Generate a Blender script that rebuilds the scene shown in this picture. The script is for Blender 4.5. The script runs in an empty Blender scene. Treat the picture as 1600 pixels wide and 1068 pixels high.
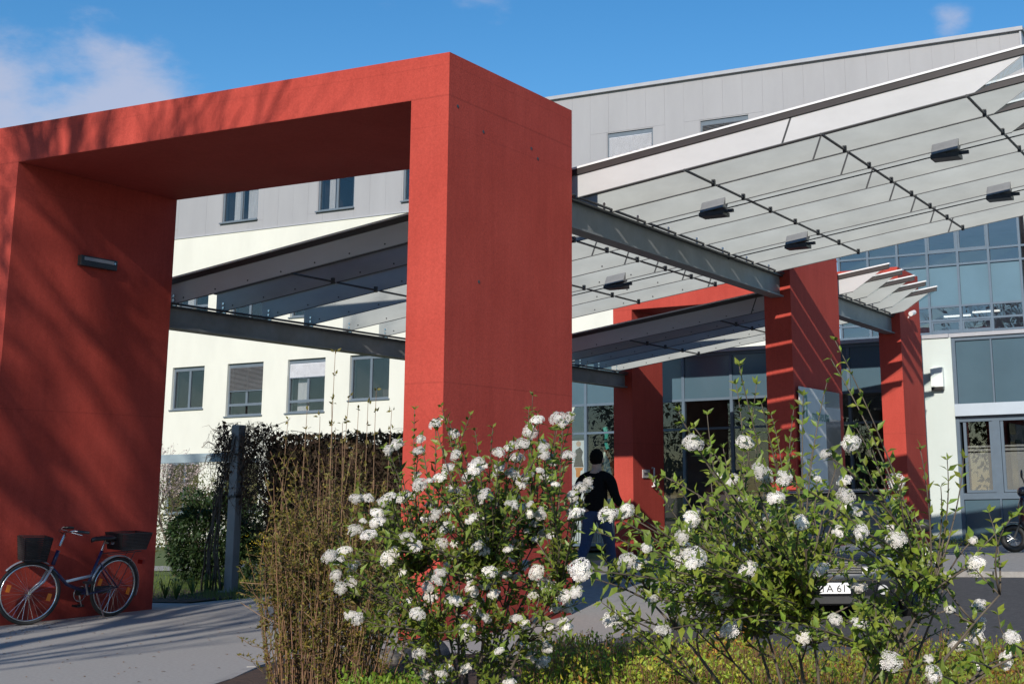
import bpy, bmesh, math, random
from mathutils import Vector, Matrix, noise
PI = math.pi
R = random.Random(7)
scn = bpy.context.scene
COL = scn.collection

# ------------------------------------------------------------------ camera
CAM = Vector((0, 0, 1.305))
FPX, CX, CY = 2204.955, 1070.92, 278.04                 # focal length and principal point, photo pixels (1600 wide)
RV = Vector((0.90931942, 0.41568867, -0.0184695))
UV = Vector((0.10727464, -0.19131425, 0.97564902))
FV = Vector((-0.40203276, 0.88915791, 0.21855862))
def ray(u, v): return FV + RV * ((u - CX) / FPX) - UV * ((v - CY) / FPX)
def on(u, v, ax, val):
    d = ray(u, v); return CAM + d * ((val - CAM[ax]) / d[ax])
def PX(u, v, x): return on(u, v, 0, x)
def PY(u, v, y): return on(u, v, 1, y)
def PZ(u, v, z=0.0): return on(u, v, 2, z)
def PD(u, v, d): return CAM + ray(u, v) * d
cam_d = bpy.data.cameras.new('camera'); cam = bpy.data.objects.new('camera', cam_d); COL.objects.link(cam)
cam.matrix_world = Matrix(((RV.x, UV.x, -FV.x, CAM.x), (RV.y, UV.y, -FV.y, CAM.y), (RV.z, UV.z, -FV.z, CAM.z), (0, 0, 0, 1)))
cam_d.sensor_width = 36; cam_d.lens = FPX * 36 / 1600
cam_d.shift_x = (800 - CX) / 1600; cam_d.shift_y = (CY - 534) / 1600
cam_d.clip_start = 0.1; cam_d.clip_end = 2000
scn.camera = cam
scn.render.resolution_x = 1024; scn.render.resolution_y = 683

# ------------------------------------------------------------------ sun and sky
SUN = Vector((0.25, -1.0, 0.50)).normalized()           # towards the sun: behind the camera, a little to the right
EL = math.asin(SUN.z); AZ = math.atan2(SUN.x, SUN.y)
sd = bpy.data.lights.new('sun', 'SUN'); sun = bpy.data.objects.new('sun', sd); COL.objects.link(sun)
sd.energy = 5.0; sd.angle = math.radians(0.53); sd.color = (1.0, 0.93, 0.83)
sun.rotation_euler = SUN.to_track_quat('Z', 'Y').to_euler(); sun.location = (0, -20, 30)
world = bpy.data.worlds.new('World'); scn.world = world; world.use_nodes = True
nt = world.node_tree; N = nt.nodes; L = nt.links; N.clear()
wo = N.new('ShaderNodeOutputWorld'); bg = N.new('ShaderNodeBackground'); L.new(bg.outputs[0], wo.inputs[0])
sky = N.new('ShaderNodeTexSky'); sky.sky_type = 'NISHITA'; sky.sun_disc = False
sky.sun_elevation = EL; sky.sun_rotation = AZ; sky.air_density = 1.0; sky.dust_density = 0.1; sky.ozone_density = 2.6; sky.altitude = 60
bg.inputs[1].default_value = 0.128
hs = N.new('ShaderNodeHueSaturation'); hs.inputs['Saturation'].default_value = 1.33; L.new(sky.outputs[0], hs.inputs['Color'])
tc = N.new('ShaderNodeTexCoord'); mp = N.new('ShaderNodeMapping'); mp.inputs['Scale'].default_value = (1.0, 1.0, 2.2)
L.new(tc.outputs['Generated'], mp.inputs[0])
def wnoise(scale, detail, rough, off):
    m = N.new('ShaderNodeMapping'); m.inputs['Scale'].default_value = (1, 1, 2.0); m.inputs['Location'].default_value = off
    L.new(tc.outputs['Generated'], m.inputs[0])
    n = N.new('ShaderNodeTexNoise'); n.inputs['Scale'].default_value = scale; n.inputs['Detail'].default_value = detail
    n.inputs['Roughness'].default_value = rough; L.new(m.outputs[0], n.inputs['Vector']); return n.outputs['Fac']
def wmath(op, a, b=None, clamp=False):
    n = N.new('ShaderNodeMath'); n.operation = op; n.use_clamp = clamp
    for i, v in enumerate((a, b)):
        if v is None: continue
        if isinstance(v, (int, float)): n.inputs[i].default_value = v
        else: L.new(v, n.inputs[i])
    return n.outputs[0]
def lobe(u, v, size, amp):                              # a cloud bank standing in one direction of the sky
    d = ray(u, v).normalized()
    vm = N.new('ShaderNodeVectorMath'); vm.operation = 'DISTANCE'; L.new(tc.outputs['Generated'], vm.inputs[0]); vm.inputs[1].default_value = d
    mr = N.new('ShaderNodeMapRange'); mr.interpolation_type = 'SMOOTHSTEP'
    mr.inputs[1].default_value = 0; mr.inputs[2].default_value = size; mr.inputs[3].default_value = amp; mr.inputs[4].default_value = 0
    L.new(vm.outputs['Value'], mr.inputs[0]); return mr.outputs[0]
cl = wnoise(5.5, 9, 0.62, (0.3, 1.7, 0.2)); fine = wnoise(16, 6, 0.6, (2.1, 0.4, 1.2))
dens = wmath('ADD', wmath('MULTIPLY', cl, 0.8), wmath('MULTIPLY', fine, 0.35))
lb = wmath('ADD', wmath('ADD', lobe(0, 235, 0.125, 0.34), lobe(600, 0, 0.06, 0.19)), wmath('ADD', lobe(780, -14, 0.06, 0.21), lobe(1485, 32, 0.028, 0.24)))
lb = wmath('ADD', lb, wmath('ADD', lobe(905, 110, 0.035, 0.15), lobe(225, 178, 0.07, 0.25)))
tot = wmath('ADD', dens, lb)
ms = N.new('ShaderNodeMapRange'); ms.interpolation_type = 'SMOOTHSTEP'; ms.inputs[1].default_value = 0.69; ms.inputs[2].default_value = 0.95; ms.inputs[3].default_value = 0; ms.inputs[4].default_value = 0.8
L.new(tot, ms.inputs[0])
mx = N.new('ShaderNodeMix'); mx.data_type = 'RGBA'; L.new(ms.outputs[0], mx.inputs[0]); L.new(hs.outputs[0], mx.inputs[6]); mx.inputs[7].default_value = (4.0, 4.3, 5.5, 1)
L.new(mx.outputs[2], bg.inputs[0])
vs = scn.view_settings; vs.view_transform = 'Standard'; vs.look = 'None'; vs.exposure = 0.0; vs.gamma = 1.0; vs.use_curve_mapping = False
scn.render.engine = 'CYCLES'; scn.cycles.max_bounces = 8; scn.cycles.transparent_max_bounces = 16

# ------------------------------------------------------------------ materials
MATS = {}
def nodes_of(m): return m.node_tree.nodes, m.node_tree.links
def mat(name, col, rough=0.6, var=0.12, scale=6.0, bump=0.0, bscale=60.0, metal=0.0, spec=0.5, col2=None, trans=0.0, stretch=(1, 1, 1), coat=0.0, tint=False, bdist=0.01, emit=None):
    if name in MATS: return MATS[name]
    m = bpy.data.materials.new(name); m.use_nodes = True; n, l = nodes_of(m); p = n['Principled BSDF']
    p.inputs['Roughness'].default_value = rough; p.inputs['Metallic'].default_value = metal; p.inputs['Specular IOR Level'].default_value = spec
    p.inputs['Coat Weight'].default_value = coat
    t = n.new('ShaderNodeTexCoord'); mpn = n.new('ShaderNodeMapping'); mpn.inputs['Scale'].default_value = stretch; l.new(t.outputs['Object'], mpn.inputs[0])
    ns = n.new('ShaderNodeTexNoise'); ns.inputs['Scale'].default_value = scale; ns.inputs['Detail'].default_value = 7; ns.inputs['Roughness'].default_value = 0.62
    l.new(mpn.outputs[0], ns.inputs['Vector'])
    c2 = col2 if col2 else tuple(c * (1 - 2.2 * var) for c in col)
    c1 = col if col2 else tuple(min(1, c * (1 + var)) for c in col)
    rp = n.new('ShaderNodeValToRGB'); rp.color_ramp.elements[0].position = 0.3; rp.color_ramp.elements[1].position = 0.72
    rp.color_ramp.elements[0].color = (*c2, 1); rp.color_ramp.elements[1].color = (*c1, 1); l.new(ns.outputs['Fac'], rp.inputs[0])
    out = rp.outputs[0]
    if tint:
        a = n.new('ShaderNodeAttribute'); a.attribute_name = 'tint'
        oi = n.new('ShaderNodeObjectInfo')
        mm = n.new('ShaderNodeMix'); mm.data_type = 'RGBA'; mm.blend_type = 'MULTIPLY'; mm.inputs[0].default_value = 1
        l.new(out, mm.inputs[6]); l.new(a.outputs['Color'], mm.inputs[7]); out = mm.outputs[2]
        hv = n.new('ShaderNodeHueSaturation'); mr = n.new('ShaderNodeMapRange'); mr.inputs[3].default_value = 0.75; mr.inputs[4].default_value = 1.2
        l.new(oi.outputs['Random'], mr.inputs[0]); l.new(mr.outputs[0], hv.inputs['Value']); l.new(out, hv.inputs['Color']); out = hv.outputs[0]
    l.new(out, p.inputs['Base Color'])
    if bump:
        b = n.new('ShaderNodeTexNoise'); b.inputs['Scale'].default_value = bscale; b.inputs['Detail'].default_value = 5; l.new(t.outputs['Object'], b.inputs['Vector'])
        bn = n.new('ShaderNodeBump'); bn.inputs['Strength'].default_value = bump; bn.inputs['Distance'].default_value = bdist; l.new(b.outputs['Fac'], bn.inputs['Height']); l.new(bn.outputs[0], p.inputs['Normal'])
    if emit:
        p.inputs['Emission Color'].default_value = (*emit[0], 1); p.inputs['Emission Strength'].default_value = emit[1]
    if trans:
        tr = n.new('ShaderNodeBsdfTranslucent'); l.new(out, tr.inputs['Color']); mxs = n.new('ShaderNodeMixShader'); mxs.inputs[0].default_value = trans
        l.new(p.outputs[0], mxs.inputs[1]); l.new(tr.outputs[0], mxs.inputs[2]); l.new(mxs.outputs[0], n['Material Output'].inputs[0])
    MATS[name] = m; return m
def glass(name, tint=(0.55, 0.62, 0.66), rough=0.0, base=0.06, gl=1.0, wav=0.0):
    m = bpy.data.materials.new(name); m.use_nodes = True; n, l = nodes_of(m); n.remove(n['Principled BSDF'])
    tr = n.new('ShaderNodeBsdfTransparent'); tr.inputs[0].default_value = (*tint, 1)
    g = n.new('ShaderNodeBsdfGlossy'); g.inputs['Roughness'].default_value = rough; g.inputs['Color'].default_value = (gl, gl, gl, 1)
    lw = n.new('ShaderNodeLayerWeight'); lw.inputs[0].default_value = 0.5
    pw_ = n.new('ShaderNodeMath'); pw_.operation = 'POWER'; pw_.inputs[1].default_value = 4.5; l.new(lw.outputs['Facing'], pw_.inputs[0])
    ad = n.new('ShaderNodeMath'); ad.operation = 'ADD'; ad.inputs[1].default_value = base + 0.03; ad.use_clamp = True; l.new(pw_.outputs[0], ad.inputs[0])
    if wav:
        t = n.new('ShaderNodeTexCoord'); b = n.new('ShaderNodeTexNoise'); b.inputs['Scale'].default_value = 1.6; l.new(t.outputs['Object'], b.inputs['Vector'])
        bn = n.new('ShaderNodeBump'); bn.inputs['Strength'].default_value = wav; bn.inputs['Distance'].default_value = 0.02; l.new(b.outputs['Fac'], bn.inputs['Height']); l.new(bn.outputs[0], g.inputs['Normal'])
    mxs = n.new('ShaderNodeMixShader'); l.new(ad.outputs[0], mxs.inputs[0]); l.new(tr.outputs[0], mxs.inputs[1]); l.new(g.outputs[0], mxs.inputs[2])
    l.new(mxs.outputs[0], n['Material Output'].inputs[0]); return m
def red_concrete():
    m = bpy.data.materials.new('red_concrete'); m.use_nodes = True; n, l = nodes_of(m); p = n['Principled BSDF']; p.inputs['Roughness'].default_value = 0.88; p.inputs['Specular IOR Level'].default_value = 0.25
    g = n.new('ShaderNodeNewGeometry')
    def ns(scale, det, st=(1, 1, 1)):
        mp_ = n.new('ShaderNodeMapping'); mp_.inputs['Scale'].default_value = st; l.new(g.outputs['Position'], mp_.inputs[0])
        x = n.new('ShaderNodeTexNoise'); x.inputs['Scale'].default_value = scale; x.inputs['Detail'].default_value = det; x.inputs['Roughness'].default_value = 0.65; l.new(mp_.outputs[0], x.inputs['Vector']); return x.outputs['Fac']
    a = ns(1.1, 6); b = ns(38, 4); s = ns(3.0, 5, (3.0, 3.0, 0.25))
    rp = n.new('ShaderNodeValToRGB'); e = rp.color_ramp.elements; e[0].position = 0.3; e[1].position = 0.7; e[0].color = (0.39, 0.051, 0.036, 1); e[1].color = (0.46, 0.068, 0.049, 1); l.new(a, rp.inputs[0])
    rp2 = n.new('ShaderNodeValToRGB'); e = rp2.color_ramp.elements; e[0].position = 0.28; e[1].position = 0.68; e[0].color = (0.84, 0.83, 0.83, 1); e[1].color = (1.05, 1.05, 1.05, 1); l.new(b, rp2.inputs[0])
    rp3 = n.new('ShaderNodeValToRGB'); e = rp3.color_ramp.elements; e[0].position = 0.35; e[1].position = 0.62; e[0].color = (0.93, 0.92, 0.92, 1); e[1].color = (1.02, 1.02, 1.02, 1); l.new(s, rp3.inputs[0])
    o = rp.outputs[0]
    sx_ = n.new('ShaderNodeSeparateXYZ'); l.new(g.outputs['Position'], sx_.inputs[0])
    def line(z0, w, dark):
        a_ = n.new('ShaderNodeMath'); a_.operation = 'SUBTRACT'; l.new(sx_.outputs[2], a_.inputs[0]); a_.inputs[1].default_value = z0
        b_ = n.new('ShaderNodeMath'); b_.operation = 'ABSOLUTE'; l.new(a_.outputs[0], b_.inputs[0])
        c_ = n.new('ShaderNodeMapRange'); c_.inputs[1].default_value = w; c_.inputs[2].default_value = w * 2.2; c_.inputs[3].default_value = dark; c_.inputs[4].default_value = 1; l.new(b_.outputs[0], c_.inputs[0]); return c_
    for q in (line(5.33, .006, .82), line(5.02, .004, .9), line(2.42, .005, .85), line(5.66, .004, .9)):
        mm = n.new('ShaderNodeMix'); mm.data_type = 'RGBA'; mm.blend_type = 'MULTIPLY'; mm.inputs[0].default_value = 1; l.new(o, mm.inputs[6]); l.new(q.outputs[0], mm.inputs[7]); o = mm.outputs[2]
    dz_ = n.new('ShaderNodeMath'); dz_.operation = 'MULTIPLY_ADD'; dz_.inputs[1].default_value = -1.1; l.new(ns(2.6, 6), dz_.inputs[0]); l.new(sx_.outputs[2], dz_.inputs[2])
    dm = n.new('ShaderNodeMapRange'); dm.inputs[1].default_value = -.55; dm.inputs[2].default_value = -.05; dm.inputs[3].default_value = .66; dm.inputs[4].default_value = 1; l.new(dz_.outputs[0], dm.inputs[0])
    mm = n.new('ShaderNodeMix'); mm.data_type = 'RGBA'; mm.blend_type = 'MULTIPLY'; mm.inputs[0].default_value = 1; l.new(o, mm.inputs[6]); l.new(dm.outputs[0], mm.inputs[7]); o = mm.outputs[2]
    for q in (rp2, rp3):
        mm = n.new('ShaderNodeMix'); mm.data_type = 'RGBA'; mm.blend_type = 'MULTIPLY'; mm.inputs[0].default_value = 1; l.new(o, mm.inputs[6]); l.new(q.outputs[0], mm.inputs[7]); o = mm.outputs[2]
    l.new(o, p.inputs['Base Color'])
    bn = n.new('ShaderNodeBump'); bn.inputs['Strength'].default_value = 0.25; bn.inputs['Distance'].default_value = 0.01; l.new(ns(55, 5), bn.inputs['Height']); l.new(bn.outputs[0], p.inputs['Normal'])
    return m
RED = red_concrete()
STEEL = mat('grey_painted_steel', (0.2, 0.205, 0.21), 0.5, 0.12, 3.0, bump=0.05)
DSTEEL = mat('dark_steel', (0.045, 0.047, 0.05), 0.45, 0.15, 8.0)
CHROME = mat('bright_steel', (0.6, 0.6, 0.6), 0.25, 0.05, 5, metal=1.0)
FROST = mat('frosted_white_sheet', (0.41, 0.435, 0.43), 0.35, 0.07, 1.3, stretch=(1, 1, 2.5), trans=0.2, bump=0.02, bscale=30, spec=0.4)
FASCIA = mat('silver_white_fascia', (0.48, 0.48, 0.49), 0.5, 0.04, 1.5, stretch=(1, 1, 2.5))
ALU = mat('pale_aluminium', (0.72, 0.72, 0.73), 0.4, 0.05, 4)
CLAMP = mat('brown_black_clamp', (0.035, 0.028, 0.028), 0.5, 0.1, 5)
CLEAR = glass('clear_canopy_glass', (0.86, 0.9, 0.9), 0.0, 0.02)
CREAM = mat('cream_render', (0.615, 0.615, 0.555), 0.85, 0.03, .8, stretch=(1.5, 1, .6), bump=0.15, bscale=90, bdist=0.004)
WHITEW = mat('white_green_render', (0.53, 0.59, 0.57), 0.85, 0.03, 0.8, bump=0.15, bscale=90, bdist=0.004)
CLAD = mat('grey_cladding', (0.31, 0.31, 0.325), 0.5, 0.035, 1.4, stretch=(1, 1, 0.2))
FLASH = mat('roof_flashing', (0.36, 0.37, 0.4), 0.45, 0.05, 3)
WFRAME = mat('blue_grey_frame', (0.12, 0.15, 0.185), 0.45, 0.05, 5)
LFRAME = mat('light_blue_frame', (0.10, 0.14, 0.185), 0.4, 0.05, 5)
PANELU = mat('pale_blue_spandrel', (0.10, 0.175, 0.225), 0.3, 0.05, 1.2, spec=0.5)
PANELB = mat('blue_spandrel', (0.065, 0.115, 0.15), 0.25, 0.05, 1.2, spec=0.6)
DARKIN = mat('dark_interior', (0.02, 0.02, 0.022), 0.9, 0.2, 2)
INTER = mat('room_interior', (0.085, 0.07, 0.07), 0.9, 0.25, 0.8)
CURT = mat('white_curtain', (0.8, 0.8, 0.8), 0.8, 0.08, 9, stretch=(6, 1, 0.3), trans=0.3)
BLIND = mat('pale_blind', (0.75, 0.76, 0.8), 0.5, 0.05, 6)
DBLIND = mat('dark_blind', (0.14, 0.14, 0.145), 0.5, 0.08, 6)
GLASS = glass('window_glass', (0.82, 0.83, 0.84), 0.0, 0.03, wav=0.02)
GLASSE = glass('entrance_glass', (0.85, 0.88, 0.88), 0.0, 0.01, wav=0.02)
GLASSC = glass('curtain_wall_glass', (0.82, 0.84, 0.88), 0.0, 0.16, 0.95, wav=0.08)
FROSTW = mat('frosted_window_film', (0.34, 0.34, 0.31), 0.35, 0.04, 2)
ASPH = mat('asphalt', (0.068, 0.066, 0.068), 0.9, 0.2, 18, bump=0.5, bscale=180, bdist=0.006)
PATHM = mat('worn_path_asphalt', (0.33, 0.315, 0.295), 0.92, 0.09, 34, bump=0.45, bscale=150, bdist=0.006)
PAVE = mat('pale_paving', (0.31, 0.30, 0.285), 0.9, 0.14, 14, bump=0.35, bscale=120, bdist=0.005)
SOIL = mat('bark_mulch', (0.10, 0.055, 0.035), 0.95, 0.3, 14, bump=0.9, bscale=60, bdist=0.03, col2=(0.035, 0.02, 0.015))
LAWN = mat('lawn_soil', (0.09, 0.13, 0.03), 0.9, 0.2, 5, bump=0.6, bscale=50, col2=(0.05, 0.075, 0.02))
KERB = mat('kerb_concrete', (0.30, 0.285, 0.27), 0.9, 0.15, 8, bump=0.3)
BLACK = mat('black_rubber', (0.018, 0.018, 0.018), 0.6, 0.15, 20)
BLKPL = mat('black_plastic', (0.025, 0.025, 0.027), 0.4, 0.15, 10)
BARK = mat('bark', (0.085, 0.065, 0.05), 0.9, 0.25, 12, bump=0.5, bscale=40)
TWIG = mat('brown_twig', (0.27, 0.16, 0.09), 0.85, 0.2, 10, tint=True)
TWIGG = mat('grey_brown_twig', (0.125, 0.10, 0.075), 0.85, 0.2, 10)
LEAFV = mat('viburnum_leaf', (0.215, 0.295, 0.05), 0.45, 0.1, 30, trans=0.4, tint=True, spec=0.4)
LEAFB = mat('brown_shrub_leaf', (0.15, 0.14, 0.03), 0.6, 0.1, 30, trans=0.25, tint=True)
LEAFD = mat('dark_evergreen_leaf', (0.028, 0.055, 0.014), 0.55, 0.1, 30, trans=0.15, tint=True, spec=0.5)
LEAFG = mat('ground_cover_leaf', (0.26, 0.29, 0.05), 0.55, 0.1, 30, trans=0.3, tint=True)
LEAFO = mat('olive_leaf', (0.1, 0.11, 0.035), 0.6, 0.1, 30, trans=0.25, tint=True)
VINE = mat('dry_vine', (0.085, 0.052, 0.033), 0.9, 0.25, 12, tint=True)
GRASS = mat('grass_blade', (0.10, 0.155, 0.03), 0.6, 0.1, 20, trans=0.3, tint=True)
PETAL = mat('white_petal', (0.84, 0.82, 0.79), 0.6, 0.03, 40, trans=0.25, tint=True)
YELLOW = mat('yellow_petal', (0.75, 0.55, 0.03), 0.6, 0.05, 20)
PINKBLOOM = mat('pale_blossom', (0.55, 0.45, 0.44), 0.6, 0.1, 20, trans=0.2)

# ------------------------------------------------------------------ mesh helpers
class MB:
    def __init__(s): s.v = []; s.f = []; s.t = []
    def add(s, vs, fs, tint=None):
        b = len(s.v); s.v += [tuple(p) for p in vs]; s.f += [tuple(i + b for i in f) for f in fs]
        s.t += [tint or (1, 1, 1)] * len(vs); return s
    def box(s, x0, x1, y0, y1, z0, z1):
        return s.add([(x0, y0, z0), (x1, y0, z0), (x1, y1, z0), (x0, y1, z0), (x0, y0, z1), (x1, y0, z1), (x1, y1, z1), (x0, y1, z1)],
                     [(0, 3, 2, 1), (4, 5, 6, 7), (0, 1, 5, 4), (1, 2, 6, 5), (2, 3, 7, 6), (3, 0, 4, 7)])
    def prism(s, pts, off):                              # polygon pts (3D) extruded by vector off
        n = len(pts); off = Vector(off); P = [Vector(p) for p in pts]
        return s.add(P + [p + off for p in P], [tuple(range(n - 1, -1, -1)), tuple(range(n, 2 * n))] + [(i, (i + 1) % n, (i + 1) % n + n, i + n) for i in range(n)])
    def tube(s, pts, rad, n=6, cap=True, tint=None):
        P = [Vector(p) for p in pts]; m = len(P)
        if not hasattr(rad, '__len__'): rad = [rad] * m
        vs = []; prev = None
        for i, p in enumerate(P):
            d = (P[min(i + 1, m - 1)] - P[max(i - 1, 0)])
            d = d.normalized() if d.length > 1e-9 else Vector((0, 0, 1))
            if prev is None: a = d.orthogonal().normalized()
            else:
                a = prev - d * prev.dot(d); a = a.normalized() if a.length > 1e-6 else d.orthogonal().normalized()
            prev = a; b = d.cross(a)
            vs += [p + (a * math.cos(2 * PI * k / n) + b * math.sin(2 * PI * k / n)) * rad[i] for k in range(n)]
        fs = [(i * n + k, i * n + (k + 1) % n, (i + 1) * n + (k + 1) % n, (i + 1) * n + k) for i in range(m - 1) for k in range(n)]
        if cap: fs += [tuple(range(n - 1, -1, -1)), tuple((m - 1) * n + k for k in range(n))]
        return s.add(vs, fs, tint)
    def ring(s, c, axis, r, rt, n=40, k=8, sq=1.0):       # torus
        axis = Vector(axis).normalized(); a = axis.orthogonal().normalized(); b = axis.cross(a); c = Vector(c); vs = []
        for i in range(n):
            e = a * math.cos(2 * PI * i / n) + b * math.sin(2 * PI * i / n)
            for j in range(k): vs.append(c + e * (r + rt * math.cos(2 * PI * j / k)) + axis * rt * sq * math.sin(2 * PI * j / k))
        return s.add(vs, [(i * k + j, ((i + 1) % n) * k + j, ((i + 1) % n) * k + (j + 1) % k, i * k + (j + 1) % k) for i in range(n) for j in range(k)])
    def ell(s, c, r, nu=14, nv=9, rot=None):
        c = Vector(c); vs = []; r = (r, r, r) if not hasattr(r, '__len__') else r
        for i in range(nv + 1):
            th = PI * i / nv
            for j in range(nu):
                ph = 2 * PI * j / nu; p = Vector((r[0] * math.sin(th) * math.cos(ph), r[1] * math.sin(th) * math.sin(ph), r[2] * math.cos(th)))
                vs.append(c + (rot @ p if rot else p))
        return s.add(vs, [(i * nu + j, (i + 1) * nu + j, (i + 1) * nu + (j + 1) % nu, i * nu + (j + 1) % nu) for i in range(nv) for j in range(nu)])
    def loft(s, secs, cap=True):
        n = len(secs[0]); vs = [p for q in secs for p in q]
        fs = [(i * n + k, i * n + (k + 1) % n, (i + 1) * n + (k + 1) % n, (i + 1) * n + k) for i in range(len(secs) - 1) for k in range(n)]
        if cap: fs += [tuple(range(n - 1, -1, -1)), tuple((len(secs) - 1) * n + k for k in range(n))]
        return s.add(vs, fs)
    def disc(s, c, axis, r, th=0.004, n=14):
        axis = Vector(axis).normalized(); a = axis.orthogonal().normalized(); b = axis.cross(a); c = Vector(c)
        return s.prism([c + (a * math.cos(2 * PI * i / n) + b * math.sin(2 * PI * i / n)) * r for i in range(n)], axis * th)
    def leaf(s, p, d, up, ln, w, tint=None, fold=0.18):   # pointed folded leaf, 6 verts
        d = Vector(d).normalized(); sd_ = d.cross(up); sd_ = sd_.normalized() if sd_.length > 1e-5 else d.orthogonal().normalized(); nn = sd_.cross(d)
        p = Vector(p); e = p + d * ln - nn * ln * 0.12
        return s.add([p, p + d * ln * .42 + sd_ * w * .5 + nn * w * fold, e, p + d * ln * .42 - sd_ * w * .5 + nn * w * fold, p + d * ln * .45 - nn * 0.0], [(0, 4, 1), (1, 4, 2), (0, 3, 4), (3, 2, 4)], tint)
    def mesh(s, name, off=None, smooth=False):
        me = bpy.data.meshes.new(name)
        vv = s.v if off is None else [(x - off[0], y - off[1], z - off[2]) for x, y, z in s.v]
        me.from_pydata(vv, [], s.f); me.update()
        if any(t != (1, 1, 1) for t in s.t) or s.t:
            at = me.attributes.new('tint', 'FLOAT_COLOR', 'POINT')
            at.data.foreach_set('color', [c for t in s.t for c in (*t, 1)])
        if smooth: me.polygons.foreach_set('use_smooth', [True] * len(me.polygons))
        return me
OFF = {}
def tagit(o, label=None, cat=None, group=None, kind=None):
    if label: o['label'] = label
    if cat: o['category'] = cat
    if group: o['group'] = group
    if kind: o['kind'] = kind
    return o
def thing(name, label, cat, loc=(0, 0, 0), rz=0.0, group=None, rot=None):
    o = bpy.data.objects.new(name, None); COL.objects.link(o); o.location = loc; o.empty_display_size = 0.2
    o.rotation_euler = rot if rot else (0, 0, rz)
    OFF[o.name] = Vector(loc) if (rz == 0 and rot is None) else Vector((0, 0, 0)); return tagit(o, label, cat, group)
def part(parent, name, mb, m, smooth=False, bevel=0, label=None, kind=None):
    off = OFF[parent.name] if parent else None
    me = mb.mesh(name, off, smooth); me.materials.append(m)
    o = bpy.data.objects.new(name, me); COL.objects.link(o)
    if parent: o.parent = parent; OFF[o.name] = off
    if bevel: b = o.modifiers.new('bevel', 'BEVEL'); b.width = bevel; b.segments = 2; b.limit_method = 'ANGLE'
    return tagit(o, label, None, None, kind)
def solo(name, mb, m, label, cat, loc, group=None, smooth=False, bevel=0):    # a thing that is one mesh
    me = mb.mesh(name, Vector(loc), smooth); me.materials.append(m); o = bpy.data.objects.new(name, me); COL.objects.link(o); o.location = loc
    if bevel: b = o.modifiers.new('bevel', 'BEVEL'); b.width = bevel; b.segments = 2
    OFF[o.name] = Vector(loc); return tagit(o, label, cat, group)
def struct(name, mb, m, smooth=False):
    me = mb.mesh(name, None, smooth); me.materials.append(m); o = bpy.data.objects.new(name, me); COL.objects.link(o); OFF[o.name] = Vector((0, 0, 0)); return tagit(o, kind='structure')
def inst(parent, name, me, p, rot=None, sc=1.0):       # child that shares its mesh; p in world coordinates
    o = bpy.data.objects.new(name, me); COL.objects.link(o); o.parent = parent
    M_ = Matrix.Translation(Vector(p) - OFF[parent.name]) @ (rot.to_4x4() if rot else Matrix()) @ Matrix.Scale(sc, 4); o.matrix_local = M_; OFF[o.name] = OFF[parent.name]; return o
def frame_mat(d, up=Vector((0, 0, 1))):                 # columns: x = d, z ~ up
    d = Vector(d).normalized(); y = Vector(up).cross(d); y = y.normalized() if y.length > 1e-5 else d.orthogonal().normalized(); z = d.cross(y)
    return Matrix((d, y, z)).transposed()
def text_mb(txt, size, origin, xdir, zdir, depth=0.002):
    cu = bpy.data.curves.new('lettering', 'FONT'); cu.body = txt; cu.size = size; cu.extrude = depth
    ob = bpy.data.objects.new('lettering', cu); COL.objects.link(ob); bpy.context.view_layer.update()
    me = ob.to_mesh(); x = Vector(xdir).normalized(); z = Vector(zdir).normalized(); nn = x.cross(z); mb = MB()
    mb.add([Vector(origin) + x * v.co.x + z * v.co.y + nn * v.co.z for v in me.vertices], [tuple(p.vertices) for p in me.polygons])
    ob.to_mesh_clear(); bpy.data.objects.remove(ob); bpy.data.curves.remove(cu); return mb
def sstep(a, b, x):
    t = max(0, min(1, (x - a) / (b - a))); return t * t * (3 - 2 * t)
def gz(x, y):                                           # the forecourt rises gently towards the entrance
    return 0.15 * sstep(12.5, 17.5, y) * sstep(-14.3, -12.5, x)

# ------------------------------------------------------------------ ground
def sheet(poly_fn, x0, x1, y0, y1, nx, ny, dz):
    mb = MB(); xs = [x0 + (x1 - x0) * i / nx for i in range(nx + 1)]; ys = [y0 + (y1 - y0) * i / ny for i in range(ny + 1)]
    mb.add([(x, y, gz(x, y) + dz) for y in ys for x in xs], [(j * (nx + 1) + i, j * (nx + 1) + i + 1, (j + 1) * (nx + 1) + i + 1, (j + 1) * (nx + 1) + i) for j in range(ny) for i in range(nx) if poly_fn is None or poly_fn((xs[i] + xs[i + 1]) / 2, (ys[j] + ys[j + 1]) / 2)]); return mb
far = MB(); g0 = -0.012
far.add([(-600, -600, g0), (600, -600, g0), (600, 600, g0), (-600, 600, g0)], [(0, 1, 2, 3)])
struct('ground', far, LAWN)
struct('road', sheet(None, -6.4, 14, -12, 19.6, 60, 90, 0.0), ASPH)
struct('path', sheet(None, -26, -6.4, -6, 15.2, 60, 60, 0.0), PATHM)
struct('forecourt', sheet(None, -14.3, -6.4, 15.2, 30.9, 60, 60, 0.0), PAVE)
struct('pavement', sheet(None, -6.4, 14, 19.6, 30.9, 40, 30, 0.06), PAVE)
kb = thing('kerb', 'pale concrete kerb between dark road and entrance pavement', 'kerb', (-6.4, 19.55, 0))
kst = MB().box(0, 0.97, -0.08, 0.08, 0, 0.115).mesh('kerb_stone'); kst.materials.append(KERB)
for i in range(14): inst(kb, 'kerb_stone', kst, (-6.4 + i, 19.6, 0.11))
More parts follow.
